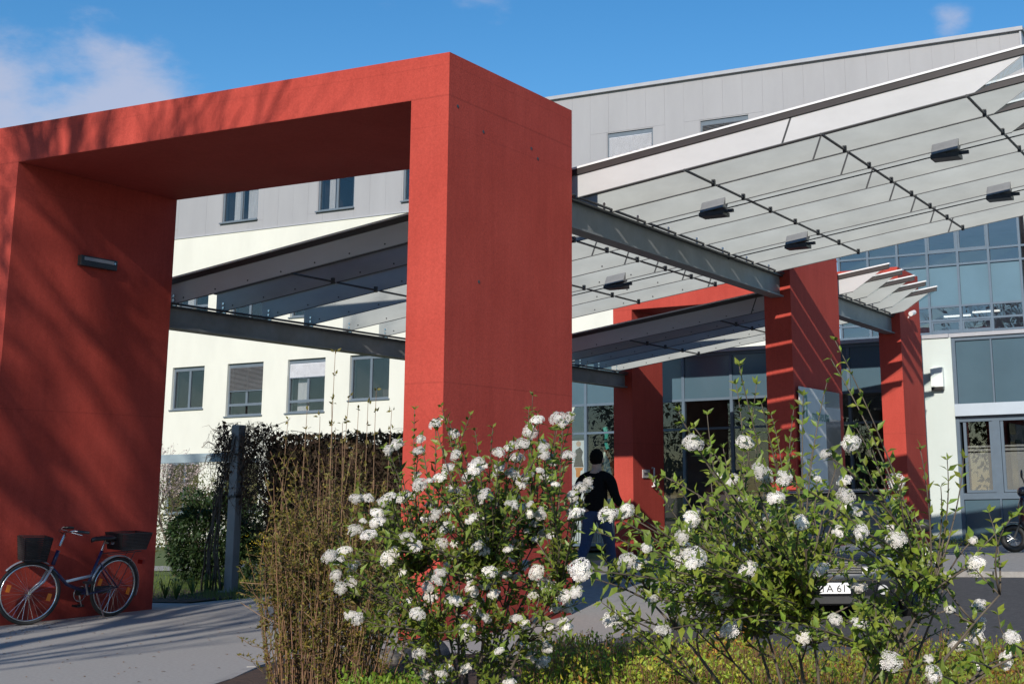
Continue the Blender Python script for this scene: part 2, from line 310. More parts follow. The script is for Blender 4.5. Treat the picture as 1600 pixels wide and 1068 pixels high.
# ------------------------------------------------------------------ red portals
Ax, Ay, H, W, t, bt, D = -7.900, 11.650, 5.786, 5.651, 0.4616, 0.4584, 2.576
xl = Ax - t - W; xo = xl - t
holes = {0: [(755, 206), (840, 248), (748, 440), (830, 232), (715, 166)]}
def portal(y0, depth, label, idx, zb):
    p = thing('red_portal', label, 'portal', ((Ax + xo) / 2, y0 + depth / 2, 0), group='red concrete portals over the entrance walk')
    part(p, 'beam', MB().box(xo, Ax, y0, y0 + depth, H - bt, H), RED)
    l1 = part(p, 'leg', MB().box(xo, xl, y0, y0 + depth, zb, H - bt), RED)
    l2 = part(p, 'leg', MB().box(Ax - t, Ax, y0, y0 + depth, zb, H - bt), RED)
    for u, v in holes.get(idx, []):
        q = PX(u, v, Ax); part(l2 if q.z < H - bt else p, 'tie_hole', MB().disc(q + Vector((0.001, 0, 0)), (1, 0, 0), 0.018, 0.003, 10), DSTEEL)
    return p
P2y, P3y = 21.54, 27.95
portal(Ay, D, 'big red concrete portal nearest the flowering shrubs, bicycle leaning inside it', 0, -0.2)
portal(P2y, D - .1, 'red concrete portal with grey sign panel on its side', 1, -0.1)
portal(P3y, 1.55, 'red concrete portal against the entrance front, with small camera and bell plate', 2, -0.1)

# ------------------------------------------------------------------ louvred canopies
SL = 0.1325
def ztop(x): return 5.144 + SL * (x + 8.0)
def canopy(label, y0, dy, n, xa, xb, cut, beams, loc, rods, seams, lipx):
    c = thing('louvre_canopy', label, 'canopy', loc, group='sloping louvred canopies between the portals')
    hb = 0.36
    for i in range(n):
        y = y0 + dy * i
        def q(x, dz, yy): return (x, yy, ztop(x) + dz)
        b = part(c, 'louvre_blade', MB().prism([q(xa, -hb, y), q(xb - cut - .55, -hb, y), q(xb - cut, -.085, y), q(xa, -.085, y)], (0, .012, 0)), FROST if i else FASCIA)
        part(b, 'top_rail', MB().prism([q(xa - .05, -.018, y - .035), q(xb, -.018, y - .035), q(xb, 0.006, y - .035), q(xa - .05, 0.006, y - .035)], (0, .08, 0)), ALU)
        part(b, 'clamp_strip', MB().prism([q(xa - .04, -.09, y - .022), q(xb - .02, -.09, y - .022), q(xb - .02, -.0185, y - .022), q(xa - .04, -.0185, y - .022)], (0, .056, 0)), CLAMP)
        part(b, 'glass_tip', MB().prism([q(xb - cut - .54, -hb, y + .002), q(xb - .02, -.091, y + .002), q(xb - cut + .012, -.091, y + .002)], (0, .008, 0)), CLEAR)
        part(b, 'lower_edge', MB().prism([q(xa, -hb - .009, y - .004), q(xb - cut - .55, -hb - .009, y - .004), q(xb - cut - .55, -hb, y - .004), q(xa, -hb, y - .004)], (0, .02, 0)), mat('edge_profile', (.11, .115, .12), .5, .1))
        sm = MB()
        for sx in seams:
            x = sx + .03 * i
            sm.prism([q(x, -.09, y - .002), q(x + .026, -.09, y - .002), q(x - .084, -hb + .002, y - .002), q(x - .11, -hb + .002, y - .002)], (0, .003, 0))
        if seams: part(b, 'panel_joint', sm, DSTEEL)
        bo = MB(); x = xa + .3
        while x < min(xb - cut - .6, -8.6):
            bo.disc((x, y - .006, ztop(x) - hb + .05), (0, 1, 0), .012, .006, 6); x += .55
        part(b, 'bolts', bo, DSTEEL, kind='stuff')
        for rx in rods:
            if i < n - 1:
                z = ztop(rx) - hb - .02
                r_ = MB().tube([(rx, y - .03, z), (rx, y + dy * .86, z)], .016, 6); r_.box(rx - .02, rx + .02, y + dy * .86 - .02, y + dy * .86 + .02, z - .03, z + .05)
                part(c, 'spacer_rod', r_, DSTEEL)
    for (bx, zt, h, ya, yb) in beams:
        bm = part(c, 'steel_beam', MB().box(bx - .045, bx + .045, ya, yb, zt - h + .025, zt - .025), STEEL)
        part(bm, 'top_flange', MB().box(bx - .11, bx + .11, ya, yb, zt - .025, zt), DSTEEL)
        part(bm, 'bottom_flange', MB().box(bx - .11, bx + .11, ya, yb, zt - h, zt - h + .025), STEEL)
        part(bm, 'edge_rail', MB().tube([(bx + .12, ya, zt + .025), (bx + .12, yb, zt + .025)], .018, 6), DSTEEL)
        for i in range(n):
            y = y0 + dy * i; z1 = ztop(bx) - hb
            br = part(c, 'bracket', MB().box(bx - .05, bx + .05, y + .014, y + .03, zt, max(z1 + .16, zt + .16)), CHROME)
            k = MB()
            for zz in (.05, .11): k.disc((bx + .02, y - .012, max(z1, zt) + zz), (0, 1, 0), .018, .012, 8)
            part(br, 'bolt', k, CHROME)
    return c
xbL, xbR = xl - .225, Ax - .225
zL = 3.917; zR = 4.78
canopy('long white louvred canopy rising beyond the big red portal, on grey steel beams', 14.49, .951, 8, -14.35, -2.05, .55,
       [(xbR, zR, .36, Ay + D, P2y), (xbL, zL, .30, Ay + D, P2y)], (-8.0, 18, 4.8), (-12.2, -10.4, -8.8 - .2, -6.55, -4.88, -3.23), (-9.3, -5.25), 0)
canopy('short white louvred canopy between the sign portal and the entrance', 24.3, .83, 5, -14.35, -7.0, .16,
       [(xbR, zR, .36, P2y + D - .1, P3y), (xbL, zL, .30, P2y + D - .1, P3y)], (-10, 26, 4.8), (-12.2, -10.3), (-9.6,), 0)
# conduits and box lights under the canopy
def boxlight(x, y, z, label):
    o = thing('box_floodlight', label, 'lamp', (x, y, z), group='box floodlights under the canopies')
    part(o, 'housing', MB().prism([(x - .13, y - .1, z + .0), (x + .2, y - .1, z + .045), (x + .2, y - .02, z + .19), (x - .13, y - .02, z + .145)], (0, .14, 0)), STEEL, bevel=.008)
    part(o, 'lens_frame', MB().box(x - .13, x + .21, y - .12, y + .1, z - .055, z - .004), DSTEEL)
    part(o, 'mounting_bar', MB().box(x + .05, x + .32, y - .06, y - .02, z - .02, z + .02), DSTEEL)
for (u, v, yy, lb_) in ((1112, 333, 16.4, 'grey box floodlight under the long canopy, beside the right steel beam'), (1474, 243, 16.4, 'grey box floodlight near the open end of the long canopy'),
                        (1243, 383, 19.25, 'grey box floodlight under the long canopy, close before the sign portal'), (1558, 307, 19.25, 'grey box floodlight at the outer end of the long canopy, towards the glass front'),
                        (960, 446, 19.25, 'grey box floodlight under the long canopy, between its steel beams')):
    q = PY(u, v, yy); boxlight(q.x, yy, q.z, lb_)
for yy, xs in ((16.4, (-8.0, -2.9)), (19.25, (-13.5, -3.0))):
    solo('conduit', MB().tube([(xs[0], yy + .12, ztop(xs[0]) - .39), (xs[1], yy + .12, ztop(xs[1]) - .39)], .008, 6), DSTEEL, 'thin dark conduit pipe carrying the floodlights %s' % ('near the big portal' if yy < 17 else 'before the sign portal'), 'pipe', (xs[0], yy, ztop(xs[0]) - .39))

# ------------------------------------------------------------------ main building
YF = 35.1
bld = thing('office_building', 'cream rendered building with grey metal top floor behind the portals', 'building', (-24, YF + 4, 0))
XL, XR = -43.5, -6.38; zc, zr = 9.92, 12.87
wins = []                                                # x0,x1,z0,z1,kind
row = lambda *a: wins.append(a)
s9 = .9
r1 = [(-38.12, -36.63, 4.75, 0), (-35.57, -33.96, 4.42, 1), (-32.89, -31.27, 4.43, 2), (-30.24, -28.61, 4.75, 0), (-27.5, -25.9, 4.43, 1), (-24.8, -23.2, 4.75, 0), (-43.2, -41.7, 4.75, 0), (-22.1, -20.5, 4.43, 2)]
for a, b, z, k in r1: row(a * s9, b * s9, z * s9, 6.255 * s9, k)
for a, b, z, k in r1: row(a * s9, b * s9, z * s9 + 2.97, 6.255 * s9 + 2.97, (k + 2) % 3)
for a, b, z, k in r1: row(a * s9, b * s9, 4.43 * s9 - 2.97, 6.255 * s9 - 2.97, 0)
for a, b, k in ((-40.15, -38.5, 0), (-36.245, -34.61, 3), (-31.9, -30.34, 4), (-28.28, -26.7, 4), (-24.3, -22.7, 0), (-20.38, -18.76, 5), (-17.11, -15.5, 6), (-13.2, -11.6, 5)): row(a * s9, b * s9, 11.40 * s9, 12.81 * s9, k)
CWx0, CWx1, CWz1 = -13.1, -6.60, 8.3                     # glazed part
def wall_with_holes(x0, x1, z0, z1, y, th, holes_):
    xs = sorted({x0, x1} | {h[0] for h in holes_} | {h[1] for h in holes_}); zs = sorted({z0, z1} | {h[2] for h in holes_} | {h[3] for h in holes_}); mb = MB()
    ix = {x: i for i, x in enumerate(xs)}; iz = {z: i for i, z in enumerate(zs)}; nx = len(xs)
    vs_ = [(x, y, z) for z in zs for x in xs] + [(x, y + th, z) for z in zs for x in xs]; nb = nx * len(zs); fs = []
    def solid(i, j):
        if i < 0 or j < 0 or i >= nx - 1 or j >= len(zs) - 1: return False
        cx_, cz_ = (xs[i] + xs[i + 1]) / 2, (zs[j] + zs[j + 1]) / 2
        return not any(h[0] < cx_ < h[1] and h[2] < cz_ < h[3] for h in holes_)
    for j in range(len(zs) - 1):
        for i in range(nx - 1):
            if not solid(i, j): continue
            a, b, c_, d_ = j * nx + i, j * nx + i + 1, (j + 1) * nx + i + 1, (j + 1) * nx + i
            fs += [(a, b, c_, d_), (a + nb, d_ + nb, c_ + nb, b + nb)]
            if not solid(i - 1, j): fs.append((a, d_, d_ + nb, a + nb))
            if not solid(i + 1, j): fs.append((b, b + nb, c_ + nb, c_))
            if not solid(i, j - 1): fs.append((a, a + nb, b + nb, b))
            if not solid(i, j + 1): fs.append((d_, c_, c_ + nb, d_ + nb))
    return mb.add(vs_, fs)
hl = [w[:4] for w in wins if w[3] < zc] + [(CWx0, CWx1, -1, CWz1)]
part(bld, 'wall', wall_with_holes(XL, XR, -1.0, zc, YF, .3, hl), CREAM)
part(bld, 'end_wall', MB().box(XR - .3, XR, YF + .3, YF + 11, -1, zc), CREAM)
part(bld, 'floor_slab', MB().box(XL, XR, YF + .3, YF + 11, zc, zc + .1), INTER)
# metal cladding: standing panels, each a piece
cl_ = part(bld, 'cladding_base', wall_with_holes(XL, XR, zc + .02, zr - .1, YF + .05, .25, [w[:4] for w in wins if w[3] > zc]), CLAD)
pw = .60; x = XL; up = [w for w in wins if w[3] > zc]; npan = 0
while x < XR - .01:
    x1 = min(x + pw, XR)
    segs = [(zc, zr - .1)]
    cuts = [w for w in up if w[0] < x1 and w[1] > x]
    xa_, xb_ = x + .0015, x1 - .0015
    pieces = []
    if not cuts: pieces = [(xa_, xb_, zc, zr - .1)]
    else:
        w = cuts[0]; pieces = [(xa_, xb_, zc, w[2] - .05), (xa_, xb_, w[3] + .03, zr - .1)]
        if w[0] > x + .02: pieces.append((xa_, w[0] - .03, w[2] - .046, w[3] + .026))
        if w[1] < x1 - .02: pieces.append((w[1] + .03, xb_, w[2] - .046, w[3] + .026))
    for a, b, c_, d_ in pieces:
        if b - a > .02: part(cl_, 'cladding_panel', MB().box(a, b, YF + .040 + R.uniform(-.0015, .0015), YF + .05, c_, d_), CLAD); npan += 1
    x = x1
part(bld, 'end_cladding', MB().box(XR - .3, XR + .02, YF + .3, YF + 11, zc + .1, zr - .1), CLAD)
part(bld, 'corner_trim', MB().box(XR, XR + .05, YF - .01, YF + .3, zc, zr - .1), FLASH)
part(bld, 'roof_flashing', MB().box(XL, XR + .1, YF - .06, YF + 11, zr - .1, zr), FLASH)
part(bld, 'drip_edge', MB().box(XL, XR + .02, YF - .03, YF + .02, zc - .035, zc - .004), FLASH)
def win(b, w, y=YF):
    x0, x1, z0, z1, k = w; th = .055; yy = y + .09
    f = part(b, 'window', MB().box(x0, x1, yy, yy + .06, z0, z0 + th).box(x0, x1, yy, yy + .06, z1 - .13, z1).box(x0, x0 + th, yy, yy + .06, z0 + th, z1 - .13).box(x1 - th, x1, yy, yy + .06, z0 + th, z1 - .13), WFRAME)
    xm = (x0 + x1) / 2 + (.02 if k else 0); zl = z0 + (.34 if k in (1, 2) else 0)
    part(f, 'mullion', MB().box(xm - .04, xm + .04, yy + .005, yy + .055, zl + (.05 if k in (1, 2) else th), z1 - .13), WFRAME)
    if k in (1, 2): part(f, 'transom', MB().box(x0 + th, x1 - th, yy + .004, yy + .056, zl - .03, zl + .05), WFRAME)
    for a, c_ in ((x0 + th, xm - .04), (xm + .04, x1 - th)): part(f, 'pane', MB().box(a, c_, yy + .03, yy + .036, z0 + th, z1 - .13), GLASS)
    part(f, 'sill', MB().box(x0 - .04, x1 + .04, y - .05, yy + .02, z0 - .04, z0 - .002), WFRAME)
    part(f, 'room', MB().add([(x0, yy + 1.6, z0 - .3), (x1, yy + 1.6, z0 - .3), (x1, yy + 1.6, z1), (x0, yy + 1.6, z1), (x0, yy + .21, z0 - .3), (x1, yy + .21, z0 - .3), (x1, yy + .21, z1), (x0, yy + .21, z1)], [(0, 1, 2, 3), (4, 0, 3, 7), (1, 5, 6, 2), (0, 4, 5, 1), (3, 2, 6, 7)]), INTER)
    def curtain(a, c_, zz0, zz1):
        n = 26; pts = [(a + (c_ - a) * i / n, yy + .2 + .025 * math.sin(i * 1.9) + .01 * R.random(), 0) for i in range(n + 1)]
        part(f, 'curtain', MB().add([(p[0], p[1], zz) for zz in (zz0, zz1) for p in pts], [(i, i + 1, n + 2 + i, n + 1 + i) for i in range(n)]), CURT, smooth=True)
    if k == 3: curtain(x0 + .3, xm - .05, z0 + .03, z1 - .1); curtain(xm + .12, x1 - .08, z0 + .03, z1 - .1)
    if k == 4: curtain(x0 + .25, x0 + .5, z0 + .03, z1 - .1)
    if k == 2: curtain(x0 + .2, xm - .08, z0 + .03, z1 - .2)
    def blind(zb, m):
        mb = MB(); z = z1 - .15
        while z > zb:
            mb.add([(x0 + .05, yy - .035, z - .012), (x1 - .05, yy - .035, z - .012), (x1 - .05, yy - .008, z + .012), (x0 + .05, yy - .008, z + .012)], [(0, 1, 2, 3)]); z -= .028 if m is BLIND else .04
        part(f, 'blind', mb, m); part(f, 'bottom_rail', MB().box(x0 + .06, x1 - .06, yy - .035, yy - .01, zb - .03, zb), WFRAME)
    if k == 1: blind(z1 - .86, DBLIND)
    if k == 2: blind(z1 - .56, BLIND)
    if k == 5: blind(z0 + .1, BLIND)
    if k == 6: blind(z1 - .5, DBLIND)
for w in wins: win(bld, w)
# glazed curtain wall at the right end of the building
cwf = part(bld, 'curtain_wall', MB().box(CWx0, CWx1, YF + .02, YF + .3, CWz1 - .1, CWz1), LFRAME)
mxs_ = [-6.763 - .79 * i for i in range(9)]; zs_ = [-.5, 2.2, 3.2, 4.1, 5.16, 5.472, 5.819, 6.873, 7.216, CWz1 - .1]
for i, x in enumerate(mxs_): part(cwf, 'mullion', MB().box(x - .03, x + .03, YF + .0, YF + .12, -.5, CWz1 - .1), LFRAME)
for z in zs_[1:-1]: part(cwf, 'transom', MB().box(CWx0, CWx1, YF + .012, YF + .11, z - .025, z + .025), LFRAME)
for i in range(8):
    x1, x0 = mxs_[i] - .03, mxs_[i + 1] + .03
    for j in range(len(zs_) - 1):
        sp = (j in (6, 1)); a, b = zs_[j] + .025, zs_[j + 1] - .025
        rt = MB(); dy_ = R.uniform(-.002, .002)
        rt.add([(x0, YF + .06 + dy_, a), (x1, YF + .06 - dy_, a), (x1, YF + .06 + R.uniform(-.003, .003), b), (x0, YF + .06 + R.uniform(-.003, .003), b)], [(0, 1, 2, 3)])
        part(cwf, 'spandrel_panel' if sp else 'pane', rt, PANELU if sp else GLASSC)
        if (j in (8, 4)) and i in (1, 2): part(cwf, 'casement', MB().box(x0, x1, YF + .03, YF + .059, a, a + .04).box(x0, x1, YF + .03, YF + .059, b - .04, b).box(x0, x0 + .04, YF + .03, YF + .059, a + .04, b - .04).box(x1 - .04, x1, YF + .03, YF + .059, a + .04, b - .04), LFRAME)
part(cwf, 'edge_cover', MB().box(CWx1, XR + .012, YF - .02, YF - .002, -.5, CWz1 + 1.5), CREAM)
HALL = mat('pale_hall_interior', (.5, .48, .52), .9, .15, .5)
part(bld, 'stair_hall', MB().add([(CWx0, YF + 5, -.5), (CWx1, YF + 5, -.5), (CWx1, YF + 5, CWz1), (CWx0, YF + 5, CWz1), (CWx0, YF + .3, CWz1), (CWx1, YF + .3, CWz1), (CWx0, YF + .3, 4.95), (CWx1, YF + .3, 4.95), (CWx1, YF + 5, 4.95), (CWx0, YF + 5, 4.95)], [(0, 1, 2, 3), (3, 2, 5, 4), (6, 7, 8, 9)]), HALL)
for u, v in ((1495, 493), (1540, 486)):
    q = PY(u, v, YF + 1.5); solo('strip_light', MB().box(q.x - .35, q.x + .35, YF + 1.5, YF + 1.6, q.z - .02, q.z + .02), mat('lit_tube', (0.9, 0.9, 0.8), 0.5, 0.0, emit=((1, 1, .9), 1.2)), 'lit fluorescent strip light behind the upper glass front', 'lamp', (q.x, YF + 1.55, q.z), group='strip lights in the glass hall')

# ------------------------------------------------------------------ low entrance block
YL = 30.6; zt = 4.57
ent = thing('entrance_block', 'low glazed entrance block with blue spandrel panels and white pier', 'building', (-9, YL + 2, 0.1))
part(ent, 'roof_slab', MB().box(-19, 6, YL + .1, YF - .05, zt - .1, zt - .02), FLASH)
part(ent, 'parapet_cap', MB().box(-19, -7.56, YL - .09, YL + .2, zt - .02, zt + .06), FLASH)
part(ent, 'parapet_cap', MB().box(-7.555, 6, YL - .06, YL + .2, zt - .02, zt + .06), FLASH)
part(ent, 'pier', MB().box(-8.26, -7.52, YL - .05, YL + .35, .05, zt - .021), WHITEW, bevel=.006)
part(ent, 'pier_base', MB().box(-8.27, -7.51, YL - .056, YL + .35, .05, .27), mat('grey_plinth', (.2, .23, .24), .8, .1, 4))
part(ent, 'glass_fin', MB().box(-8.34, -8.27, YL - 1.1, YL - .0, .12, zt - .4), mat('green_glass_edge', (.03, .09, .08), .2, .05, 3))
fr = part(ent, 'window_front', MB().box(-7.515, -7.44, YL - .02, YL + .12, .2, zt - .03), LFRAME)
part(fr, 'top_frame', MB().box(-7.439, 5.9, YL - .012, YL + .1, zt - .1, zt - .03), LFRAME)
part(fr, 'sun_blind_box', MB().box(-7.50, 5.9, YL - .14, YL - .021, 2.84, 3.10), mat('pale_blue_metal', (.42, .49, .56), .4, .03, 2), bevel=.006)
part(fr, 'window_rail', MB().box(-7.439, 5.9, YL - .01, YL + .1, 1.09, 1.22), LFRAME)
part(fr, 'window_head', MB().box(-7.439, 5.9, YL - .01, YL + .1, 2.72, 2.839), LFRAME)
part(fr, 'base_rail', MB().box(-7.439, 5.9, YL - .01, YL + .1, .16, .24), LFRAME)
x = -7.439
k = 0
while x < 5.5:
    x1 = x + .80
    part(fr, 'spandrel_panel', MB().box(x + .005, x1 - .035, YL + .03, YL + .05, 3.101, zt - .101), PANELB)
    part(fr, 'parapet_panel', MB().box(x + .005, x1 - .035, YL + .03, YL + .05, .241, 1.089), PANELB)
    part(fr, 'mullion', MB().box(x1 - .035, x1 + .035 if False else x1, YL - .005, YL + .09, .241, 1.089).box(x1 - .035, x1, YL - .005, YL + .09, 3.101, zt - .101), LFRAME)
    wf = part(fr, 'window', MB().box(x1 - .1, x1 + .06, YL - .008, YL + .08, 1.221, 2.719), LFRAME)
    part(wf, 'sash', MB().box(x + .07, x + .13, YL + .005, YL + .07, 1.23, 2.71).box(x1 - .17, x1 - .101, YL + .005, YL + .07, 1.23, 2.71).box(x + .13, x1 - .17, YL + .005, YL + .07, 1.23, 1.28), LFRAME)
    part(wf, 'pane', MB().box(x + .131, x1 - .171, YL + .03, YL + .036, 1.281, 2.71), GLASS)
    part(wf, 'frosted_film', MB().box(x + .131, x1 - .171, YL + .038, YL + .04, 1.281, 2.06).box(x + .131, x1 - .171, YL + .038, YL + .04, 2.09, 2.14).box(x + .131, x1 - .171, YL + .038, YL + .04, 2.17, 2.21), FROSTW)
    x = x1; k += 1
part(ent, 'back_wall', MB().box(-19, 6, YL + 4.3, YL + 4.4, 0, zt - .11), INTER)
part(ent, 'side_wall', MB().box(5.9, 6.0, YL + .2, YL + 4.3, 0, zt - .11), CREAM)
part(ent, 'hall_floor', MB().box(-19, 6, YL + .1, YL + 4.3, .05, .155), INTER)
# glazed entrance left of the pier
eg = part(ent, 'glass_front', MB().box(-19, -8.275, YL - .01, YL + .1, zt - .1, zt - .021), LFRAME)
mull = [-18.6, -16.62, -14.6, -14.0, -12.77, -11.3, -9.9, -8.35]
for x in mull: part(eg, 'mullion', MB().box(x - .035, x + .035, YL - .015, YL + .1, .15, zt - .1), LFRAME)
for a, b in zip(mull[:-1], mull[1:]):
    sz = 3.46
    part(eg, 'spandrel_panel', MB().box(a + .036, b - .036, YL + .02, YL + .04, sz + .04, zt - .101), PANELB)
    part(eg, 'transom', MB().box(a + .036, b - .036, YL - .008, YL + .09, sz - .02, sz + .04), LFRAME)
    part(eg, 'transom', MB().box(a + .036, b - .036, YL - .008, YL + .09, 2.77, 2.82), LFRAME)
    part(eg, 'pane', MB().box(a + .036, b - .036, YL + .03, YL + .036, 2.821, sz - .021), GLASSE)
    part(eg, 'pane', MB().box(a + .036, b - .036, YL + .03, YL + .036, .22, 2.769), GLASSE)
    part(eg, 'bottom_rail', MB().box(a + .036, b - .036, YL - .008, YL + .09, .15, .219), LFRAME)
for x in (-12.0, -11.95 + .55):
    part(eg, 'door_handle', MB().tube([(x, YL - .06, 1.1), (x, YL - .06, 1.75)], .014, 8), CHROME)
# things on show inside the left glazing
def pix_card(name, u0, v0, u1, v1, yy, m, label, cat):
    a = PY(u0, v0, yy); b = PY(u1, v1, yy); return solo(name, MB().box(a.x, b.x, yy, yy + .012, min(a.z, b.z), max(a.z, b.z)), m, label, cat, ((a.x + b.x) / 2, yy, min(a.z, b.z)))
yy = YL + .25
po = thing('poster', 'pale poster of a person in dark dress and orange boots behind the entrance glass', 'poster', PY(905, 800, yy))
a = PY(893, 684, yy); b = PY(915, 800, yy)
part(po, 'sheet', MB().box(a.x, b.x, yy, yy + .01, b.z, a.z), mat('poster_paper', (.62, .64, .68), .6, .08, 3))
def pp(u, v): return PY(u, v, yy - .004)
part(po, 'printed_dress', MB().prism([pp(899, 703), pp(906, 698), pp(911, 705), pp(909, 714), pp(912, 729), pp(896, 729), pp(899, 714)], (0, .002, 0)), mat('dark_print', (.07, .065, .08), .6, .1, 10))
part(po, 'printed_boots', MB().prism([pp(898, 730), pp(911, 730), pp(910, 734), pp(907, 735), pp(906, 745), pp(900, 745), pp(900, 735)], (0, .002, 0)), mat('orange_print', (.6, .2, .04), .6, .1, 10))
part(po, 'printed_face', MB().disc((pp(904, 693)), (0, 1, 0), .07, .002, 12), mat('skin_print', (.5, .35, .28), .6, .1, 10))
pix_card('note_sheet', 960, 691, 970, 704, yy, mat('pink_paper', (.75, .05, .22), .7, .03), 'small bright pink paper note stuck behind the glass', 'note')
pix_card('notice_sheet', 943, 706, 957, 745, yy, mat('pale_green_paper', (.6, .68, .58), .7, .05), 'tall pale green notice sheet behind the entrance glass', 'notice')
q = [PY(u, v, yy + .15) for u, v in ((942, 668), (947, 666), (950, 678), (948, 690), (951, 700), (947, 702), (944, 690), (945, 680))]
solo('garment', MB().prism(q, (0, .06, 0)), mat('teal_cloth', (.05, .33, .27), .8, .1, 8), 'narrow teal green garment hanging behind the entrance glass', 'garment', q[0])
q = [PY(u, v, yy - .1) for u, v in ((946, 702), (955, 701), (962, 715), (968, 735), (968, 752), (962, 750), (957, 730), (952, 716))]
sc_ = solo('scarf', MB().prism(q, (0, .05, 0)), mat('olive_cloth', (.17, .14, .07), .9, .25, 12), 'olive scarf with orange edge hanging inside the entrance glass', 'scarf', q[0])
q2 = [PY(u, v, yy - .12) for u, v in ((944, 703), (949, 702), (957, 718), (961, 748), (957, 746), (952, 720))]
part(sc_, 'orange_edge', MB().prism(q2, (0, .015, 0)), mat('orange_cloth', (.62, .12, .04), .9, .1))
pl_ = MB()
rd = thing('radiator', 'low white ribbed radiator behind the left entrance glass', 'radiator', (-16.9, YL + .3, .15))
rb_ = MB().box(-.02, .02, 0, .06, 0, 1.02).mesh('rib'); rb_.materials.append(ALU)
part(rd, 'top_bar', MB().box(-17.6, -15.0, YL + .2, YL + .3, 1.2, 1.24), ALU)
for i in range(38): inst(rd, 'rib', rb_, (-17.58 + i * .068, YL + .22, .18))

# ------------------------------------------------------------------ small fittings on portals and walls
sg = thing('portal_sign', 'silver grey sign panel with green lettering on the red portal side', 'sign', (Ax + .04, 22.8, 2.2))
a = PX(1249, 603, Ax + .07); b = PX(1289, 612, Ax + .07); c_ = PX(1312, 615, Ax + .07); zb = 1.2
SIGN = mat('brushed_sign_metal', (.56, .58, .58), .5, .05, 3)
part(sg, 'panel', MB().box(Ax + .05, Ax + .065, a.y, b.y, zb, a.z), SIGN)
part(sg, 'glass_panel', MB().box(Ax + .05, Ax + .062, b.y + .012, c_.y, zb, a.z), mat('dark_sign_glass', (.12, .12, .135), .08, .1, 1.2, spec=.8))
part(sg, 'pale_strip', MB().box(Ax + .063, Ax + .067, b.y + .02, c_.y, PX(1300, 655, Ax + .07).z, PX(1300, 637, Ax + .07).z), mat('pale_sign_strip', (.36, .38, .4), .4, .05))
SG = mat('sign_green', (.10, .24, .19), .5, .05)
q = PX(1254, 657, Ax + .067); part(sg, 'lettering', text_mb('fl', .62, (Ax + .068, q.y, q.z), (0, 1, 0), (0, 0, 1)), SG)
q = PX(1269, 656, Ax + .067); part(sg, 'lettering', text_mb('museum', .26, (Ax + .068, q.y, q.z), (0, 1, 0), (0, 0, 1)), SG)
for yy_ in (a.y + .05, c_.y - .05): part(sg, 'spacer', MB().box(Ax + .002, Ax + .05, yy_ - .02, yy_ + .02, a.z - .12, a.z - .08), DSTEEL)
wl = thing('wall_lamp', 'black slot wall lamp with grey lens inside the big red portal', 'lamp', (xl, 12.98, 4.27))
a = PX(127, 402, xl + .06); b = PX(183, 424, xl + .06)
part(wl, 'housing', MB().box(xl - .0, xl + .06, a.y, b.y, 4.215, 4.345), BLKPL, bevel=.006)
part(wl, 'lens', MB().box(xl + .061, xl + .066, a.y + .05, b.y - .06, 4.285, 4.325), mat('grey_lens', (.3, .3, .32), .3, .05))
part(wl, 'screw', MB().disc((xl + .061, b.y - .045, 4.3), (1, 0, 0), .014, .006, 8), CHROME)
bp = thing('bell_plate', 'square steel bell plate with dark buttons on red portal leg', 'intercom', PX(1009, 740, xl + .01))
a = PX(1004, 733, xl + .01); b = PX(1015, 746, xl + .01)
part(bp, 'plate', MB().box(xl + .001, xl + .02, a.y, b.y, b.z, a.z), mat('pale_plate', (.45, .42, .42), .4, .05))
for i in range(3): part(bp, 'button', MB().box(xl + .021, xl + .026, a.y + (b.y - a.y) * (.18 + .26 * i), a.y + (b.y - a.y) * (.34 + .26 * i), b.z + .06, a.z - .06), BLKPL)
hd = PX(1022, 745, xl + .05)
solo('grab_handle', MB().tube([(xl, hd.y, hd.z - .2), (xl + .05, hd.y, hd.z - .2), (xl + .05, hd.y, hd.z + .2), (xl, hd.y, hd.z + .2)], .022, 8), ALU, 'upright pale grab handle on the red leg beside the entrance', 'handle', hd)
q = PX(1423, 490, Ax + .1)
sc = thing('security_camera', 'small white security camera high on the red portal by the entrance', 'camera', q)
part(sc, 'body', MB().tube([q, q + Vector((.02, .2, .05))], .05, 10), ALU); part(sc, 'arm', MB().tube([q + Vector((0, .12, 0)), q + Vector((-.1, .14, -.06))], .018, 6), ALU)
a = PY(1453, 574, YL - .2); b = PY(1474, 608, YL - .2)
wb = thing('wall_box', 'white square box with dark underside on the white pier', 'box', (a.x, YL - .1, b.z))
part(wb, 'case', MB().box(a.x, b.x, YL - .2, YL - .052, b.z + .06, a.z), mat('white_case', (.74, .78, .75), .5, .02), bevel=.008); part(wb, 'base', MB().box(a.x + .01, b.x - .01, YL - .19, YL - .052, b.z, b.z + .058), BLKPL)

